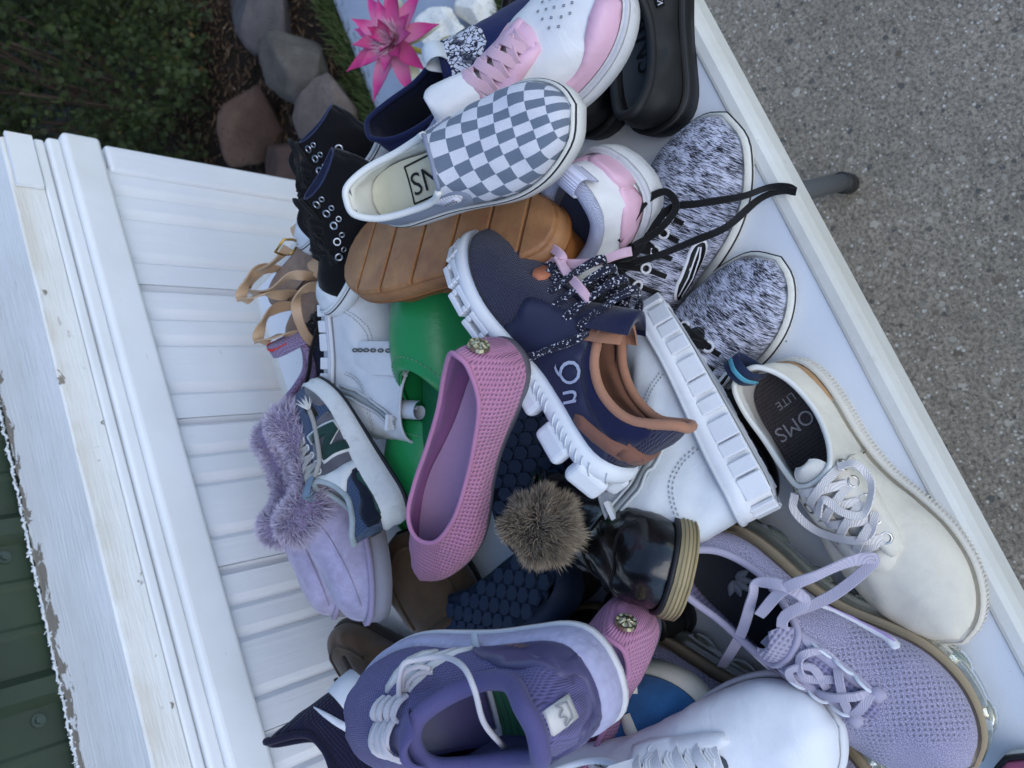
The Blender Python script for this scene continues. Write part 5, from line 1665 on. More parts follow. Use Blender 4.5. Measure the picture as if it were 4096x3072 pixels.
# ================================================================== brown moccasin slippers
def moc(key, label, flip, knot):
    s = Shoe(key, 'moccasin_slipper', label, 'slipper', 'pair of brown suede slippers', flip=flip, outline='round', wid=1.08)
    br = mat('suede', '#54412f')
    s.sole(mat('rubber', '#241d18'), th=(.07, .055), spring=.02)
    s.upper(br, [(a, x, y, z * .95) for a, x, y, z in SLIP], toeh=.15, sl=.5, bulge=.03, lining=mat('suede', '#6d5a45'), thick=.02)
    s.collar(mat('suede', '#4a3828'), .016)
    s.insole(mat('suede', '#5c4b3a'))
    pts = [(.56, .125), (.70, .13), (.82, .105), (.885, .05), (.90, 0), (.885, -.05), (.82, -.105), (.70, -.13), (.56, -.125)]
    Q = [s.hit('top', x * s.L, y * s.L) for x, y in resample(cat_rom(pts, 6), 60)]
    V, F = sweep([p + n * .0006 for p, n in Q], circ(.0022, 7)); s.part('toe_seam', V, F, mat('suede', '#44331f'))
    if knot:
        lm = mat('leather', '#3f2f26', rough=.7)
        for pts in ([(.50, -.08, .30), (.55, -.04, .335), (.60, .02, .34), (.56, .06, .35), (.50, .03, .36), (.53, -.03, .36), (.60, -.05, .33)], [(.53, 0, .345), (.62, .05, .32), (.72, .07, .28), (.78, .03, .26)], [(.53, 0, .345), (.58, -.09, .30), (.68, -.12, .25)], [(.52, .0, .35), (.47, .05, .36), (.40, .10, .31), (.30, .135, .25)]):
            s.ribbon(pts, .006, .003, lm, round_=True)
moc('moc_a', 'brown suede slipper, toe up, between the fur slippers and pink flat', False, False)
moc('moc_b', 'brown suede slipper with knotted leather lace, against the white siding', True, True)

# ================================================================== lavender slippers with fur cuff
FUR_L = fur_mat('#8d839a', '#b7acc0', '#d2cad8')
def furslip(key, label, flip, n):
    s = Shoe(key, 'fur_slipper', label, 'slipper', 'pair of lavender fur cuff slippers', flip=flip, outline='round', wid=1.05)
    s.sole(mat('rubber', '#8e8b93', dirt=.15), th=(.10, .085), spring=.025)
    su = mat('suede', '#aca5bf')
    s.upper(su, [(a, x, y, z + .10) for a, x, y, z in SLIP], toeh=.20, sl=.5, bulge=.025, lining=mat('suede', '#9a8fa8'), thick=.02)
    s.foxing(mat('canvas', '#a398b4'), 1.0, 1.28, .012, 'binding')
    # whip-stitched seam over the toe
    Q = [s.hit('L', x * s.L, z * s.L) for x, z in resample(cat_rom([(.44, .36), (.52, .30), (.62, .25), (.78, .20), (.92, .16)], 6), 40)]
    V, F = sweep([p + n * .0008 for p, n in Q], circ(.0016, 6)); s.part('toe_seam', V, F, su)
    # cuff: fat roll of fur round the opening
    r = np.random.default_rng(n)
    a = r.uniform(0, NA, n); i = a.astype(int); f = (a - i)[:, None]
    C = s.R[i] * (1 - f) + s.R[(i + 1) % NA] * f
    T = unit(s.R[(i + 1) % NA] - s.R[i - 1])
    ref = np.array([0, 0, 1.])
    up = unit(ref - T * (T @ ref)[:, None]); sd = np.cross(T, up)
    th = r.uniform(0, 2 * math.pi, n)
    D = up * np.cos(th)[:, None] + sd * np.sin(th)[:, None]
    P = C + D * np.array([.078 * s.L]) - np.array([0, 0, .03 * s.L])
    V, F = sweep(s.R - np.array([0, 0, .03 * s.L]), circ(.078 * s.L, 12), closed=True)
    cf = s.part('cuff', V, F, mat('suede', '#8a7b9e'))
    clump = np.sin(P @ np.array([190., 60, 120])) * .3
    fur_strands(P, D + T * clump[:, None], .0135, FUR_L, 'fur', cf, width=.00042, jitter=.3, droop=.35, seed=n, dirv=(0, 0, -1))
furslip('fur_a', 'lavender suede slipper with a thick fur cuff, in front against the siding', False, 22000)
furslip('fur_b', 'lavender suede slipper behind the matching one, only its edge showing', True, 9000)

# ================================================================== grey trainer with the big letter
def newb():
    s = Shoe('newb', 'trainer', 'small grey trainer with green letter N and blue mesh collar', 'sneaker', wid=1.0)
    s.sole(mat('rubber', '#d0d2d0', dirt=.35), th=(.15, .10), spring=.05, hspring=.02, prof=((0, -.01), (.1, .006), (.4, .014), (.6, .006), (.9, .01), (1, -.004)))
    s.foxing(mat('rubber', '#17181a'), -.08, .06, .008, 'outsole')
    gy = mat('suede', '#5a5a62')
    s.upper(mat('mesh', '#3c5170', '#101826', scale=.9), LOW, toeh=.13, sl=.5, bulge=.018, lining=mat('canvas', '#7b8a90'), thick=.016)
    s.collar(mat('suede', '#9aa6aa'), .016)
    s.insole(mat('canvas', '#33404a'))
    for v in ('R', 'L'):
        s.decal('mid_panel', [(.34, .11), (.37, .28), (.43, .33), (.56, .27), (.66, .20), (.68, .09)], v, gy, off=.0014, smooth=1)
        s.decal('toe_panel', [(.72, .08), (.73, .14), (.80, .165), (.90, .15), (1.0, .10), (1.0, .05)], v, mat('suede', '#65656b'), off=.0016, smooth=1)
        s.decal('toe_mesh', [(.68, .16), (.70, .20), (.78, .205), (.84, .18), (.76, .16)], v, mat('knit', '#141519'), off=.0018, smooth=1)
        s.decal('white_saddle', [(.22, .255), (.30, .20), (.31, .10), (.36, .10), (.37, .27), (.44, .345), (.40, .36), (.33, .31)], v, mat('leather', '#c6cac9'), off=.002, smooth=1)
        s.decal('heel_panel', [(.0, .12), (.0, .24), (.08, .25), (.16, .19), (.31, .185), (.32, .10), (.1, .10)], v, mat('suede', '#141b2a'), off=.0022, smooth=1)
        s.decal('heel_clip', [(.03, .13), (.05, .17), (.16, .145), (.28, .17), (.30, .115), (.1, .115)], v, mat('print', '#1c4038'), off=.003, smooth=1)
        NP = [(0, 0), (0, 1), (.30, 1), (.70, .45), (.70, 1), (1, 1), (1, 0), (.70, 0), (.30, .55), (.30, 0)]
        for nm_, mm_, k, of in (('letter_edge', mat('leather', '#c9ccca'), 1.16, .0028), ('letter', mat('suede', '#1e3a36'), 1.0, .0042)):
            s.decal(nm_, [(.525 + (u - .5 + (w - .5) * .15) * .17 * k * (1 if v == 'R' else -1), .185 + (w - .5) * .13 * k) for u, w in NP], v, mm_, off=of, smooth=0, res=.02)
    lm = lace_m('#a3a19b')
    throat(s, .42, .68, .045, .03, mat('canvas', '#8d9496'))
    s.lacing([(.66, .045), (.60, .06), (.54, .068), (.48, .072), (.43, .074)], .0058, lm, eyelet=mat('leather', '#c6cac9'), er=.003)
    s.ribbon([(.43, -.08, .335), (.40, -.13, .33), (.45, -.155, .28), (.55, -.16, .24), (.66, -.16, .205), (.74, -.165, .19)], .005, .003, lm, round_=True)
    r = np.random.default_rng(2)
    P = np.tile(np.array([.74, -.165, .19]) * s.L, (60, 1)); fur_strands(P, np.tile((1., -.15, .0), (60, 1)), .016, mat('print', '#d3d3d0', rough=.8), 'lace_fray', s.root, width=.0006, jitter=.35, droop=0, seed=8)
    s.tongue([(.48, .32), (.42, .38), (.37, .43)], (.07, .075, .06), mat('canvas', '#6f8496'), thick=.02)
newb()

# ================================================================== green padded slides
def slide(key, label, flip):
    s = Shoe(key, 'padded_slide', label, 'sandal', 'pair of green padded slides', flip=flip, outline='round', wid=1.02)
    gr = mat('leather', '#239051', dirt=.12, rough=.34)
    s.sole(gr, th=(.14, .12), spring=.02, prof=((0, -.03), (.1, -.006), (.4, .012), (.75, .010), (.95, -.012), (1, -.03)))
    s.part('footbed', *(lambda R3, e, f: (np.r_[R3, np.array(e)], f))(*(lambda R3: (R3, *s.cap(R3, 0, 4, flip=True)))(np.c_[s.ring(-.045 * s.L), s.zt(s.O[:, 0] / s.L) + .002])), mat('leather', '#1a6a40', rough=.45))
    # puffy strap over the instep
    L = s.L
    A, B = 26, 15
    V = []
    for lay in (0, 1):
        for i in range(A):
            th = math.pi * (i / (A - 1)) 
            for j in range(B):
                v = j / (B - 1)
                pad = .045 * math.sin(math.pi * v) ** .6
                x = .22 + .27 * math.sin(th) + (.68 - .27 * math.sin(th)) * v
                ry, rz = .178, .205 + .03 * (1 - v)
                k = (1 - lay) * pad + (0 if lay == 0 else -.012)
                V.append((x, math.cos(th) * (ry + k), .06 + math.sin(th) ** .8 * (rz + k)))
    F = grid_faces(A, B) + grid_faces(A, B, off=A * B, flip=True)
    n = A * B
    F += [(i * B, (i + 1) * B, n + (i + 1) * B, n + i * B) for i in range(A - 1)] + [((i + 1) * B + B - 1, i * B + B - 1, n + i * B + B - 1, n + (i + 1) * B + B - 1) for i in range(A - 1)]
    st = s.part('strap', np.array(V) * L, [f[::-1] for f in F], gr)
    for j in (2, B - 3):
        P = [np.array(V[i * B + j]) * L for i in range(2, A - 2)]
        c = np.array([.6, 0, .06]) * L
        parts = []
        P = resample(P, 60)
        for q in range(0, 58, 2):
            parts.append(sweep(np.array([P[q], P[q + 1]]) + unit(P[q] - c) * .0006, circ(.0007, 5)))
        VV, FF = join(parts); s.part('stitching', VV, FF, lace_m('#7fae8e'), parent=st, kind='stuff')
slide('slide_a', 'green padded slide whose wide strap shows beside the pink flat', False)
slide('slide_b', 'green padded slide below the other, only strap edge showing by the trainer', True)

# ================================================================== gum-soled shoe lying upside down
def gum():
    s = Shoe('gum', 'gum_sole_shoe', 'tan gum sole shoe lying upside down under the checked slip-on', 'shoe', outline='round', wid=.92)
    g = mat('suede', '#7d5233', key='gum'); 
    m = N('gum_rubber'); ob = m.tc.outputs['Object']
    c = m.mix(m.ramp(m.noise(ob, 22, 5, .65), .35, .7), hexc('#a5774c'), hexc('#84593a'))
    c = m.mix(m.ramp(m.noise(ob, 60, 4, .7), .5, .75, 0, .4), c, hexc('#5e4430'))
    gm = m.out(c, .55, m.bump(m.noise(ob, 200, 3), .2, .001), spec=.35)
    # tread made of separate slabs with grooves between
    s.sole(gm, th=(.085, .075), spring=.05, hspring=.02, prof=((.2, -.02), (.25, .0), (.8, .004), (1, 0)), name='midsole')
    cuts = [-.01, .11, .255, .40, .55, .70, .84, 1.01]
    O = s.O / s.L
    for a, b in zip(cuts[:-1], cuts[1:]):
        xs = np.linspace(max(a, .004), min(b, .996) - .012, 7)
        med = [np.interp(x, O[:HALF + 1, 0], O[:HALF + 1, 1]) for x in xs]
        lat = [np.interp(x, O[HALF:, 0][::-1], O[HALF:, 1][::-1]) for x in xs]
        V = []
        for ins, z in ((.012, 0), (.002, .008), (.002, .03)):
            for x, p, q in zip(xs, med, lat):
                V += [(x, p - ins if p > .02 else p, float(s.zb(x)) / s.L + z), (x, q + ins if q < -.02 else q, float(s.zb(x)) / s.L + z)]
        k = len(xs)
        F = []
        for i in range(k - 1): F.append((2 * i, 2 * i + 1, 2 * i + 3, 2 * i + 2))
        for r in range(2):
            o0, o1 = r * 2 * k, (r + 1) * 2 * k
            loop = [2 * i for i in range(k)] + [2 * i + 1 for i in range(k)][::-1]
            for i in range(len(loop)):
                u, w = loop[i], loop[(i + 1) % len(loop)]
                F.append((o0 + u, o0 + w, o1 + w, o1 + u))
        bevel(s.part('tread_slab', np.array(V) * s.L, F, gm, smooth=False), .0012, 2)
    ub = mat('leather', '#8f5a2c', rough=.5)
    s.foxing(ub, .86, 1.02, .006, 'welt')
    s.upper(ub, [(a, x, y, z - .06) for a, x, y, z in SLIP], toeh=.11, bulge=.0, lining=mat('canvas', '#5c4330'))
    s.decal('side_panel', [(.20, .11), (.22, .17), (.5, .18), (.52, .10)], 'L', mat('leather', '#7f4e26', rough=.5), off=.003)
    s.decal('side_panel', [(.20, .11), (.22, .17), (.5, .18), (.52, .10)], 'R', mat('leather', '#7f4e26', rough=.5), off=.003)
gum()

# ================================================================== checked slip-on
def checker():
    s = Shoe('checker', 'slip_on_sneaker', 'blue grey and white checked canvas slip-on with cream insole', 'sneaker', wid=1.05)
    s.sole(mat('rubber', '#d3d2ce', dirt=.2), th=(.105, .095), spring=.03, prof=((0, -.006), (.05, .004), (.5, .006), (.95, .004), (1, -.004)))
    s.foxing(mat('rubber', '#121315'), .76, .88, .0065, 'sole_stripe')
    gy = mat('canvas', '#7d8494')
    s.upper(mat('checker', '#66707f', '#c9c9d0'), SLIP, toeh=.125, sl=.5, kp=.55, bulge=.012, lining=mat('leather', '#cfccc0', rough=.6), thick=.014)
    for v in ('L', 'R'):
        s.decal('quarter_panel', [(.0, .10), (.0, .285), (.06, .28), (.16, .235), (.28, .21), (.40, .225), (.50, .235), (.545, .205), (.53, .165), (.44, .10)], v, gy, off=.0016, smooth=1)
        s.decal('elastic_gore', [(.36, .20), (.40, .225), (.50, .225), (.52, .20), (.47, .175)], v, mat('stripeknit', '#cfcdd2', scale=1.5), off=.0026, smooth=1)
    s.decal('quarter_panel', [(-.1, .10), (-.1, .24), (-.05, .285), (.05, .285), (.1, .24), (.1, .10)], 'back', gy, off=.0016, smooth=1)
    s.collar(mat('leather', '#d5d4cf', rough=.6), .014, a0=-.365, a1=.365)
    V, F = sweep(s.R[[i % NA for i in range(int(.36 * NA), int(.645 * NA))]], circ(.0085 * s.L, 8)); s.part('throat_binding', V, F, mat('canvas', '#84899a'))
    s.insole(mat('canvas', '#c9c7b0', key='ins'), z=.03)
    s.text('insole_print', 'VANS', (.385, .0), .125, 'top', mat('print', '#141412'), rot=math.pi, inner=True, off=.0014)
    for a, b in (((.22, -.075), (.22, .075)), ((.22, .075), (.46, .075)), ((.22, -.075), (.46, -.075))):
        Q = [s.hit('top', (a[0] + (b[0] - a[0]) * t) * s.L, (a[1] + (b[1] - a[1]) * t) * s.L, s.ins_bvh) for t in np.linspace(0, 1, 8)]
        V, F = sweep([p + n * .0008 for p, n in Q], flatprof(.0016, .0004), [n for p, n in Q]); s.part('insole_print', V, F, mat('print', '#141412'))
    s.decal('side_tag', [(.41, .175), (.50, .19), (.492, .217), (.402, .202)], 'R', mat('print', '#c9c9d3'), off=.0036, smooth=0)
    s.text('tag_print', 'VANS', (.452, .197), .028, 'R', mat('print', '#1a1a20'), rot=.16, off=.0042)
checker()

# ================================================================== white and pink court sneakers
def court(key, label, flip, wid=.98):
    s = Shoe(key, 'court_sneaker', label, 'sneaker', 'pair of white and pink court sneakers', flip=flip, outline='round', wid=wid)
    wl = mat('leather', '#d6d5d6', dirt=.25); pk = mat('leather', '#d3a9bb', dirt=.2)
    s.sole(mat('rubber', '#c9c8c9', dirt=.3), th=(.115, .095), spring=.03, prof=((0, -.01), (.05, .004), (.5, .014), (.92, .010), (1, 0)))
    s.foxing(mat('rubber', '#bdbcc0', dirt=.4), .78, .96, .016, 'sole_lip')
    s.upper(wl, [(a, x, y, z + .02) for a, x, y, z in LOW], toeh=.15, sl=.52, bulge=.02, lining=mat('mesh', '#b9bcd2', '#8186a8', scale=.8), thick=.02)
    s.collar(mat('knit', '#b9bcd2', '#8489ad', scale=2.2), .024)
    s.decal('heel_panel', [(-.075, .12), (-.075, .20), (-.04, .225), (.04, .225), (.075, .20), (.075, .12)], 'back', pk, off=.0034, smooth=1)
    s.insole(mat('canvas', '#5c6480'), z=.02)
    for v, g in (('L', 1), ('R', -1)):
        s.decal('side_overlay', [(.30, .10), (.33, .19), (.42, .25), (.50, .29), (.60, .26), (.645, .225), (.66, .17), (.74, .165), (.86, .21), (.95, .19), (1.0, .09), (.8, .08), (.5, .09)], v, pk, off=.0018, smooth=1)
        s.decal('quarter_white', [(.34, .11), (.38, .18), (.46, .21), (.52, .20), (.55, .11)], v, wl, off=.0026, smooth=1)
        s.decal('heel_overlay', [(.0, .12), (.0, .21), (.10, .22), (.22, .17), (.26, .10)], v, pk, off=.0018, smooth=1)
    s.decal('toe_overlay', [(.95, .2), (.885, .12), (.845, .0), (.885, -.12), (.95, -.2), (1.03, 0)][::-1], 'top', pk, off=.0016, smooth=2) if False else None
    throat(s, .41, .70, .05, .035, wl)
    eyestay(s, .425, .69, .05, .038, .105, .085, mat('leather', '#d8adc0', dirt=.1, key='e'), off=.003)
    s.decal('stay_front', [(.665, .075), (.665, -.075), (.72, -.055), (.735, 0), (.72, .055)], 'top', mat('leather', '#d8adc0', dirt=.1, key='e'), off=.0028, smooth=1)
    # toe perforations
    for x, ys in ((.775, (-.04, -.0, .04)), (.80, (-.06, -.02, .02, .06)), (.825, (-.045, 0, .045)), (.85, (-.055, -.02, .02, .055)), (.873, (-.03, .03))):
        for y in ys: s.eyelet((x, y), .0009, mat('print', '#555a66'), name='perforation')
    lm = lace_m('#d9b4c2')
    rows = [(.68, .05), (.63, .062), (.575, .07), (.52, .075), (.465, .078)]
    s.lacing(rows, .0085, lm, t=.002, arch=.006)
    s.tongue([(.50, .34), (.44, .39), (.39, .43), (.355, .455)] if key == 'court_a' else [(.50, .33), (.45, .36), (.41, .375), (.36, .38)], (.075, .085, .09, .075), wl, thick=.03)
    s.part('tongue_label', *(lambda V: (np.array(V) * s.L, [(0, 1, 2, 3), (7, 6, 5, 4), (0, 4, 5, 1), (1, 5, 6, 2), (2, 6, 7, 3), (3, 7, 4, 0)]))([(x, y, z - (.045 if key == 'court_a' else .075)) for x, y, z in ((.415, -.05, .455), (.365, -.045, .495), (.365, .045, .495), (.415, .05, .455), (.418, -.05, .463), (.368, -.045, .503), (.368, .045, .503), (.418, .05, .463))]), mat('leather', '#d9c3cc'))
    return s
ca = court('court_a', 'white and pink leather court sneaker with pink laces, toe at the top edge', True)
cb = court('court_b', 'white and pink court sneaker, heel towards the front with lavender mesh collar', False, 1.16)
cb.pull_tab(mat('stripeknit', '#c4c6dc', scale=2), at=(.02, .35), w=.075, h=.06, d=.06)
ln_ = lace_m('#d9b4c2')
for k_ in ('court_lace1', 'court_lace2', 'court_lace3'):
    wribbon(cb, PATH[k_], .008, .0022, ln_)

# ================================================================== black slip-ons, top right
def blackslip(key, label, flip):
    s = Shoe(key, 'slip_on_sneaker', label, 'sneaker', 'pair of black slip-on sneakers', flip=flip, wid=1.05)
    bk = mat('leather', '#09090b', dirt=.1, rough=.6)
    s.sole(mat('rubber', '#0b0b0d', rough=.6), th=(.11, .095), spring=.03)
    s.foxing(mat('rubber', '#1a1a1d'), .8, .9, .008, 'sole_stripe')
    s.upper(bk, [(a, x, y * .72, z + .02) for a, x, y, z in SLIP], toeh=.125, sl=.5, bulge=.014, lining=mat('leather', '#19191c', rough=.7), thick=.018)
    s.collar(mat('leather', '#0d0d10', rough=.65), .018)
    s.insole(mat('canvas', '#4e555c'), z=.03)
    s.text('insole_print', 'VANS', (.36, 0), .115, 'top', mat('print', '#0c0c0e'), rot=math.pi, inner=True, off=.0014)
    s.decal('side_tag', [(.40, .175), (.47, .19), (.462, .215), (.392, .20)], 'R', mat('print', '#0a0a0c'), off=.003, smooth=0)
    s.text('tag_print', 'VANS', (.43, .196), .026, 'R', mat('print', '#c9c9d3'), rot=.16, off=.0038)
blackslip('black_a', 'black leather slip-on with grey insole beside the front table edge', False)
blackslip('black_b', 'black slip-on wedged behind the other, under the pink sneaker', True)

# ================================================================== quilted navy slip-on
def quilt():
    s = Shoe('quilt', 'quilted_slip_on', 'navy quilted slip-on with floral lining beside the pink flower', 'shoe', wid=1.08)
    nv = mat('canvas', '#1a2450')
    s.sole(mat('rubber', '#c9c9cc'), th=(.08, .07), spring=.03)
    s.upper(nv, [(a, x, y, z + .07) for a, x, y, z in SLIP], toeh=.16, sl=.5, bulge=.02, lining=mat('canvas', '#0e1224'), thick=.014)
    s.collar(mat('canvas', '#161e42'), .012)
    s.insole(mat('canvas', '#0c0e18'))
    fl = mat('floral', '#c6c7d2', '#1d2233')
    s.decal('floral_gore', [(.44, .13), (.58, .13), (.68, .0), (.58, -.13), (.44, -.13), (.50, 0)], 'top', fl, off=.002, smooth=1)
    for v in ('L', 'R'): s.decal('floral_gore', [(.34, .16), (.38, .27), (.44, .31), (.60, .28), (.64, .16), (.50, .11)], v, fl, off=.002, smooth=1)
    qm = mat('canvas', '#131a3c')
    for k in range(-3, 10):       # quilting seams
        for sg in (1, -1):
            pts = [(k * .06 + t * .2, .10 + (t if sg == 1 else 1 - t) * .16) for t in np.linspace(0, 1, 12)]
            pts = [(x, z) for x, z in pts if .0 < x < .42]
            if len(pts) > 3:
                Q = [s.hit('R', x * s.L, z * s.L) for x, z in pts]
                V, F = sweep([p + n * .0002 for p, n in Q], circ(.0008, 5)); s.part('quilt_seam', V, F, qm)
    s.pull_tab(mat('leather', '#c9cdd0'), at=(.50, .36), w=.09, h=.06, d=.07, name='front_tab')
quilt()

# ================================================================== flat sandals at the table end
def flatsandal():
    s = Shoe('flatsandal', 'flip_flop', 'black flip-flop footbed lying flat at the far table end', 'sandal', outline='round', wid=1.0)
    s.sole(mat('rubber', '#0c0c0e'), th=(.07, .05), spring=.01)
    s.foxing(mat('rubber', '#2a2a2d'), .9, 1.05, .004, 'rim_line')
    for y in (1, -1):
        s.ribbon([(.70, 0, .06), (.66, .02 * y, .13), (.55, .10 * y, .15), (.45, .14 * y, .08)], .010, .003, mat('rubber', '#111114'), up=(0, 0, 1), name='strap')
flatsandal()

# ================================================================== black canvas high-tops
def hightop(key, label, flip):
    s = Shoe(key, 'high_top_sneaker', label, 'sneaker', 'pair of black canvas high-tops', flip=flip, wid=1.0)
    s.sole(mat('rubber', '#d1d4d6', dirt=.15), th=(.10, .09), spring=.03, prof=((0, -.006), (.05, .006), (.5, .010), (.95, .008), (1, 0)))
    s.foxing(mat('rubber', '#17181c'), .82, .90, .012, 'sole_stripe')
    bk = mat('canvas', '#0b0b0e', dirt=.05)
    s.upper(bk, [(a, x, y, z - .07) for a, x, y, z in HIGH], toeh=.13, side=.5, kp=.16, sl=.60, bulge=.012, lining=mat('canvas', '#2a3350'), crumple=.0025)
    s.collar(mat('canvas', '#2c3452'), .006)
    s.decal('toe_cap', [(.80, .2), (.835, .09), (.85, 0), (.835, -.09), (.80, -.2), (.95, -.25), (1.05, 0), (.95, .25)], 'top', mat('rubber', '#cfd6da', dirt=.1, rough=.4), off=.0026)
    s.foxing(mat('rubber', '#cfd6da', dirt=.1), 1.0, 1.25, .006, 'toe_bumper')
    rb = mat('stripeknit', '#17161a', scale=1.3)
    s.decal('heel_strip', [(-.03, .10), (-.03, .48), (.03, .48), (.03, .10)], 'back', rb, off=.002, smooth=0)
    mt = mat('metal', '#b5b7ba')
    for v, g in (('L', 1), ('R', -1)):
        for x, z in ((.375, .455), (.395, .385), (.44, .32), (.52, .265), (.60, .22)):
            s.eyelet((x - .035, z - .004), .0036, mt, view=v)
            s.eyelet((x - .085, z - .012), .0026, mt, view=v)
    for x, z in ((.20, .30), (.25, .29)):
        s.eyelet((x, z), .004, mt, view='L', name='vent_eyelet')
    lm = lace_m('#0e0e11')
    s.lacing([(.66, .045), (.60, .06), (.54, .065), (.48, .07), (.44, .07)], .007, lm, arch=.005)
    s.tongue([(.50, .34), (.44, .42), (.40, .49), (.38, .55)], (.06, .07, .075, .06), bk)
    for pts in ([(.40, .06, .52), (.47, .12, .50), (.52, .15, .40), (.56, .16, .30), (.62, .15, .22)], [(.40, .05, .54), (.36, .11, .58), (.40, .15, .50), (.50, .16, .42), (.58, .17, .36), (.55, .16, .28)]):
        s.ribbon(pts, .0065, .0016, lm, up=(.3, 1, .2))
hightop('conv_a', 'black canvas high-top sneaker with silver eyelets, nearer to the checked slip-on', False)
hightop('conv_b', 'black canvas high-top sneaker behind its mate, white toe cap against siding', True)

# ================================================================== tan strap sandals
def sandal(key, label, flip, buckle):
    s = Shoe(key, 'strap_sandal', label, 'sandal', 'pair of tan strap sandals', flip=flip, wid=.95)
    tn = mat('leather', '#b89a7a', rough=.5)
    s.sole(mat('leather', '#6b5546', rough=.6), th=(.06, .04), spring=.03)
    s.part('footbed', *(lambda R3, e, f: (np.r_[R3, np.array(e)], f))(*(lambda R3: (R3, *s.cap(R3, 0, 4, flip=True)))(np.c_[s.ring(-.012 * s.L), s.zt(s.O[:, 0] / s.L) + .001])), mat('suede', '#937d6d'))
    s.spring += 0
    s.ribbon([(.70, .16, .05), (.70, .15, .13), (.70, .08, .20), (.69, 0, .22), (.68, -.09, .20), (.67, -.17, .12), (.67, -.18, .05)], .030, .002, tn, ups=[(0, 1, 0), (0, .7, .7), (0, 0, 1), (0, -.7, .7), (0, -1, 0)], name='toe_strap')
    for g in (1, -1):
        s.ribbon([(.22, .12 * g, .06), (.20, .13 * g, .17), (.17, .10 * g, .27), (.10, .06 * g, .31), (.03, .03 * g, .32), (.0, 0, .32)], .014, .002, tn, ups=[(0, g, 0), (0, g, .2), (-.3, g, .2), (-.8, g * .6, 0), (-1, 0, 0)], name='heel_strap')
    if buckle:
        c = np.array(s.root.matrix_basis.inverted() @ Vector(PATH['sandal_loop'][-1]))
        pts = [c + np.array([x, .001, z]) for x, z in ((-.010, -.012), (.010, -.012), (.012, 0), (.010, .012), (-.010, .012), (-.012, 0))]
        V, F = sweep(pts, circ(.0016, 7), closed=True); s.part('buckle', V, F, mat('metal', '#c49a4e'))
    wribbon(s, PATH['sandal_loop' if buckle else 'sandal_loop2'], .0125, .002, tn, up=(-.9, -.2, .2), name='long_strap')
sandal('sand_a', 'tan strap sandal with gold buckle and a strap looping out to the left', False, True)
sandal('sand_b', 'tan strap sandal below the buckled one, brown footbed facing out', True, False)

# ================================================================== other trainers
def meshrun():
    s = Shoe('mesh', 'trainer', 'dark mesh trainer with lilac lining and red tongue logo behind white boot', 'sneaker')
    s.sole(mat('rubber', '#1c1d24'), th=(.11, .08), spring=.04)
    s.upper(mat('mesh', '#272c40', '#0a0b12'), LOW, toeh=.13, lining=mat('knit', '#9c86a8'), thick=.018, bulge=.018)
    s.collar(mat('knit', '#9a84a6'), .022)
    s.insole(mat('canvas', '#5c4c66'))
    s.tongue([(.50, .32), (.43, .39), (.37, .46), (.32, .51)], (.07, .085, .09, .07), mat('knit', '#8f7d9c'), thick=.03)
    s.ribbon([(.40, -.05, .445), (.345, -.05, .51), (.335, 0, .525), (.345, .05, .51), (.40, .05, .445), (.41, 0, .44), (.40, -.05, .445)], .003, .0014, mat('print', '#c0322c'), up=(-.5, 0, 1), name='tongue_logo')
    s.lacing([(.66, .045), (.60, .06), (.54, .068), (.48, .072)], .006, lace_m('#16171b'))
    wribbon(s, PATH['mesh_lace'], .005, .002, lace_m('#10110f'), round_=True)
meshrun()
def darkrun():
    s = Shoe('dark_run', 'trainer', 'dark navy knit trainer on its side with a white side mark, bottom left', 'sneaker')
    s.sole(mat('rubber', '#d3d7da'), th=(.15, .10), spring=.05)
    nv = mat('knit', '#171530', scale=.7)
    s.upper(nv, [(a, x - .03 * (a < .1), y, z + .10 * (a < .07) + .07) for a, x, y, z in LOW], toeh=.15, bulge=.02, lining=mat('canvas', '#15162a'), thick=.016)
    s.collar(mat('canvas', '#16152c'), .018)
    s.insole(mat('canvas', '#1a1a28'))
    s.decal('side_mark', [(.02, .255), (.10, .22), (.22, .175), (.36, .14), (.50, .12), (.62, .13), (.66, .17), (.58, .165), (.45, .165), (.30, .185), (.14, .235)], 'L', mat('leather', '#cfd1d8'), off=.002, smooth=1)
    s.lacing([(.66, .045), (.60, .06), (.54, .068), (.48, .072)], .007, lace_m('#c9cbd0'))
    s.tongue([(.48, .32), (.42, .38), (.37, .43)], (.07, .075, .06), nv)
darkrun()
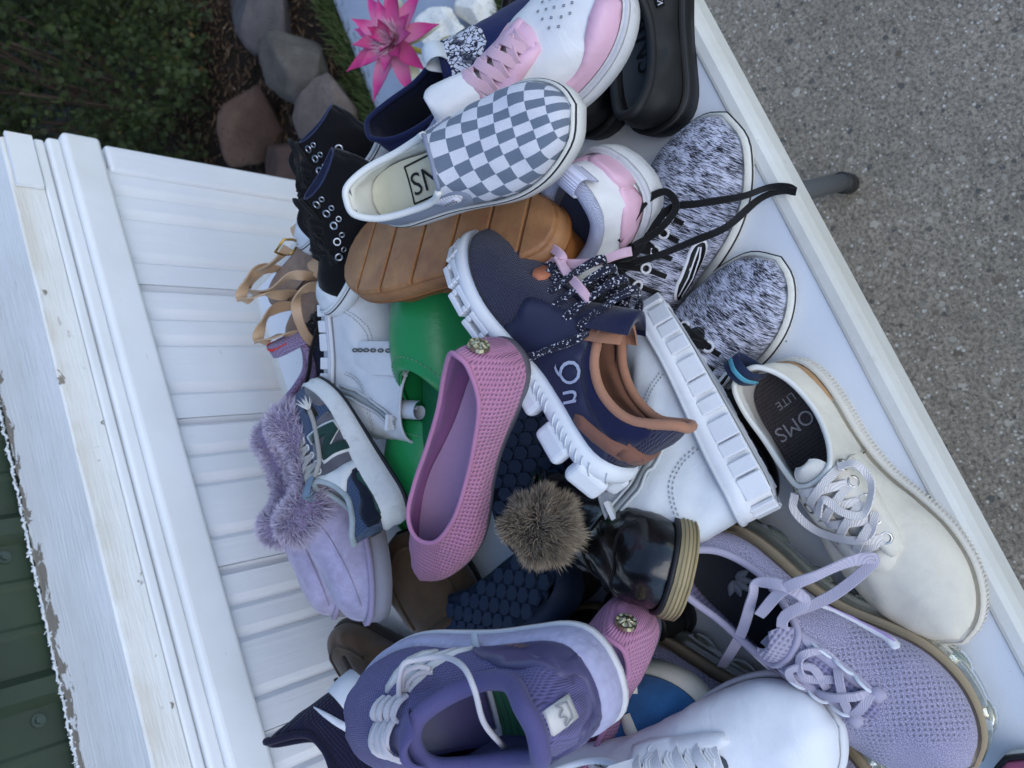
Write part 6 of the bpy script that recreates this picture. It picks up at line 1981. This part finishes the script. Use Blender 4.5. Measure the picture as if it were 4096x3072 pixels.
def suede():
    s = Shoe('suede', 'trainer', 'blue suede trainer with maroon panel and cream stripe, under the white sneaker', 'sneaker', wid=1.05)
    s.sole(mat('rubber', '#c9c1ae'), th=(.10, .08), spring=.03)
    bl = mat('suede', '#2c5c88')
    s.upper(bl, LOW, toeh=.13, bulge=.018, lining=mat('canvas', '#2a3a50'), thick=.016)
    s.collar(bl, .02)
    s.insole(mat('canvas', '#39424e'))
    for v in ('L', 'R'):
        s.decal('heel_panel', [(.0, .10), (.0, .33), (.12, .30), (.3, .26), (.5, .26), (.70, .20), (.74, .09)], v, mat('leather', '#5a2140', rough=.5), off=.002, smooth=1)
        s.decal('side_stripe', [(.78, .10), (.80, .17), (.835, .165), (.815, .09)], v, mat('leather', '#c7c2b2'), off=.0024, smooth=0)
    s.decal('vamp_panel', [(.42, .08), (.42, -.08), (.62, -.14), (.70, -.13), (.735, 0), (.70, .13), (.62, .14)], 'top', mat('leather', '#5a2140', rough=.5), off=.0022, smooth=1)
    s.decal('toe_stripe', [(.765, .10), (.765, -.10), (.80, -.10), (.81, 0), (.80, .10)], 'top', mat('leather', '#c7c2b2'), off=.0024, smooth=0)
    s.lacing([(.66, .045), (.60, .06), (.54, .068), (.48, .072)], .007, lace_m('#c9cbd0'))
    s.tongue([(.48, .32), (.42, .38), (.37, .43)], (.07, .075, .06), bl)
suede()
def corner():
    s = Shoe('corner', 'small_shoe', 'pink and black small shoe at the bottom right corner', 'shoe', outline='round')
    s.sole(mat('rubber', '#c6c6c4'), th=(.13, .11), spring=.03)
    s.foxing(mat('rubber', '#141416'), .92, 1.25, .012, 'black_binding')
    s.upper(mat('canvas', '#b8607c'), SLIP, toeh=.2, lining=mat('canvas', '#a8506c'))
    s.collar(mat('canvas', '#141416'), .02)
    s.insole(mat('canvas', '#c7a0ac'))
corner()
# dark shoes that fill the middle of the pile below the ones on top
def filler(key, label, col):
    s = Shoe(key, 'loafer', label, 'shoe', outline='round')
    m = mat('leather', col, rough=.6)
    s.sole(mat('rubber', '#101012'), th=(.10, .06), spring=.03)
    s.upper(m, SLIP, toeh=.15, lining=mat('canvas', '#1b1b1f'), bulge=.02)
    s.collar(m, .014)
    s.insole(mat('canvas', '#222226'))
filler('fill_a', 'black loafer buried under the navy clog and pompom boot', '#0d0d10')
filler('fill_b', 'charcoal loafer buried behind the white canvas sneaker heel', '#23262b')
filler('fill_c', 'black loafer buried beneath the tan gum sole shoe', '#0f0f13')
filler('fill_d', 'dark navy loafer buried under the purple running shoe', '#10131f')
filler('fill_e', 'black loafer added to darken the gap between the pompom boot and the pink flat heel', '#0b0b0d')  # extra shoe, added so this gap in the pile goes dark like deep shade
filler('fill_f', 'black loafer added to darken the gap between the black boot and the lavender shoes', '#0b0b0d')  # also added: its black leather deepens the shade in the gap over the table
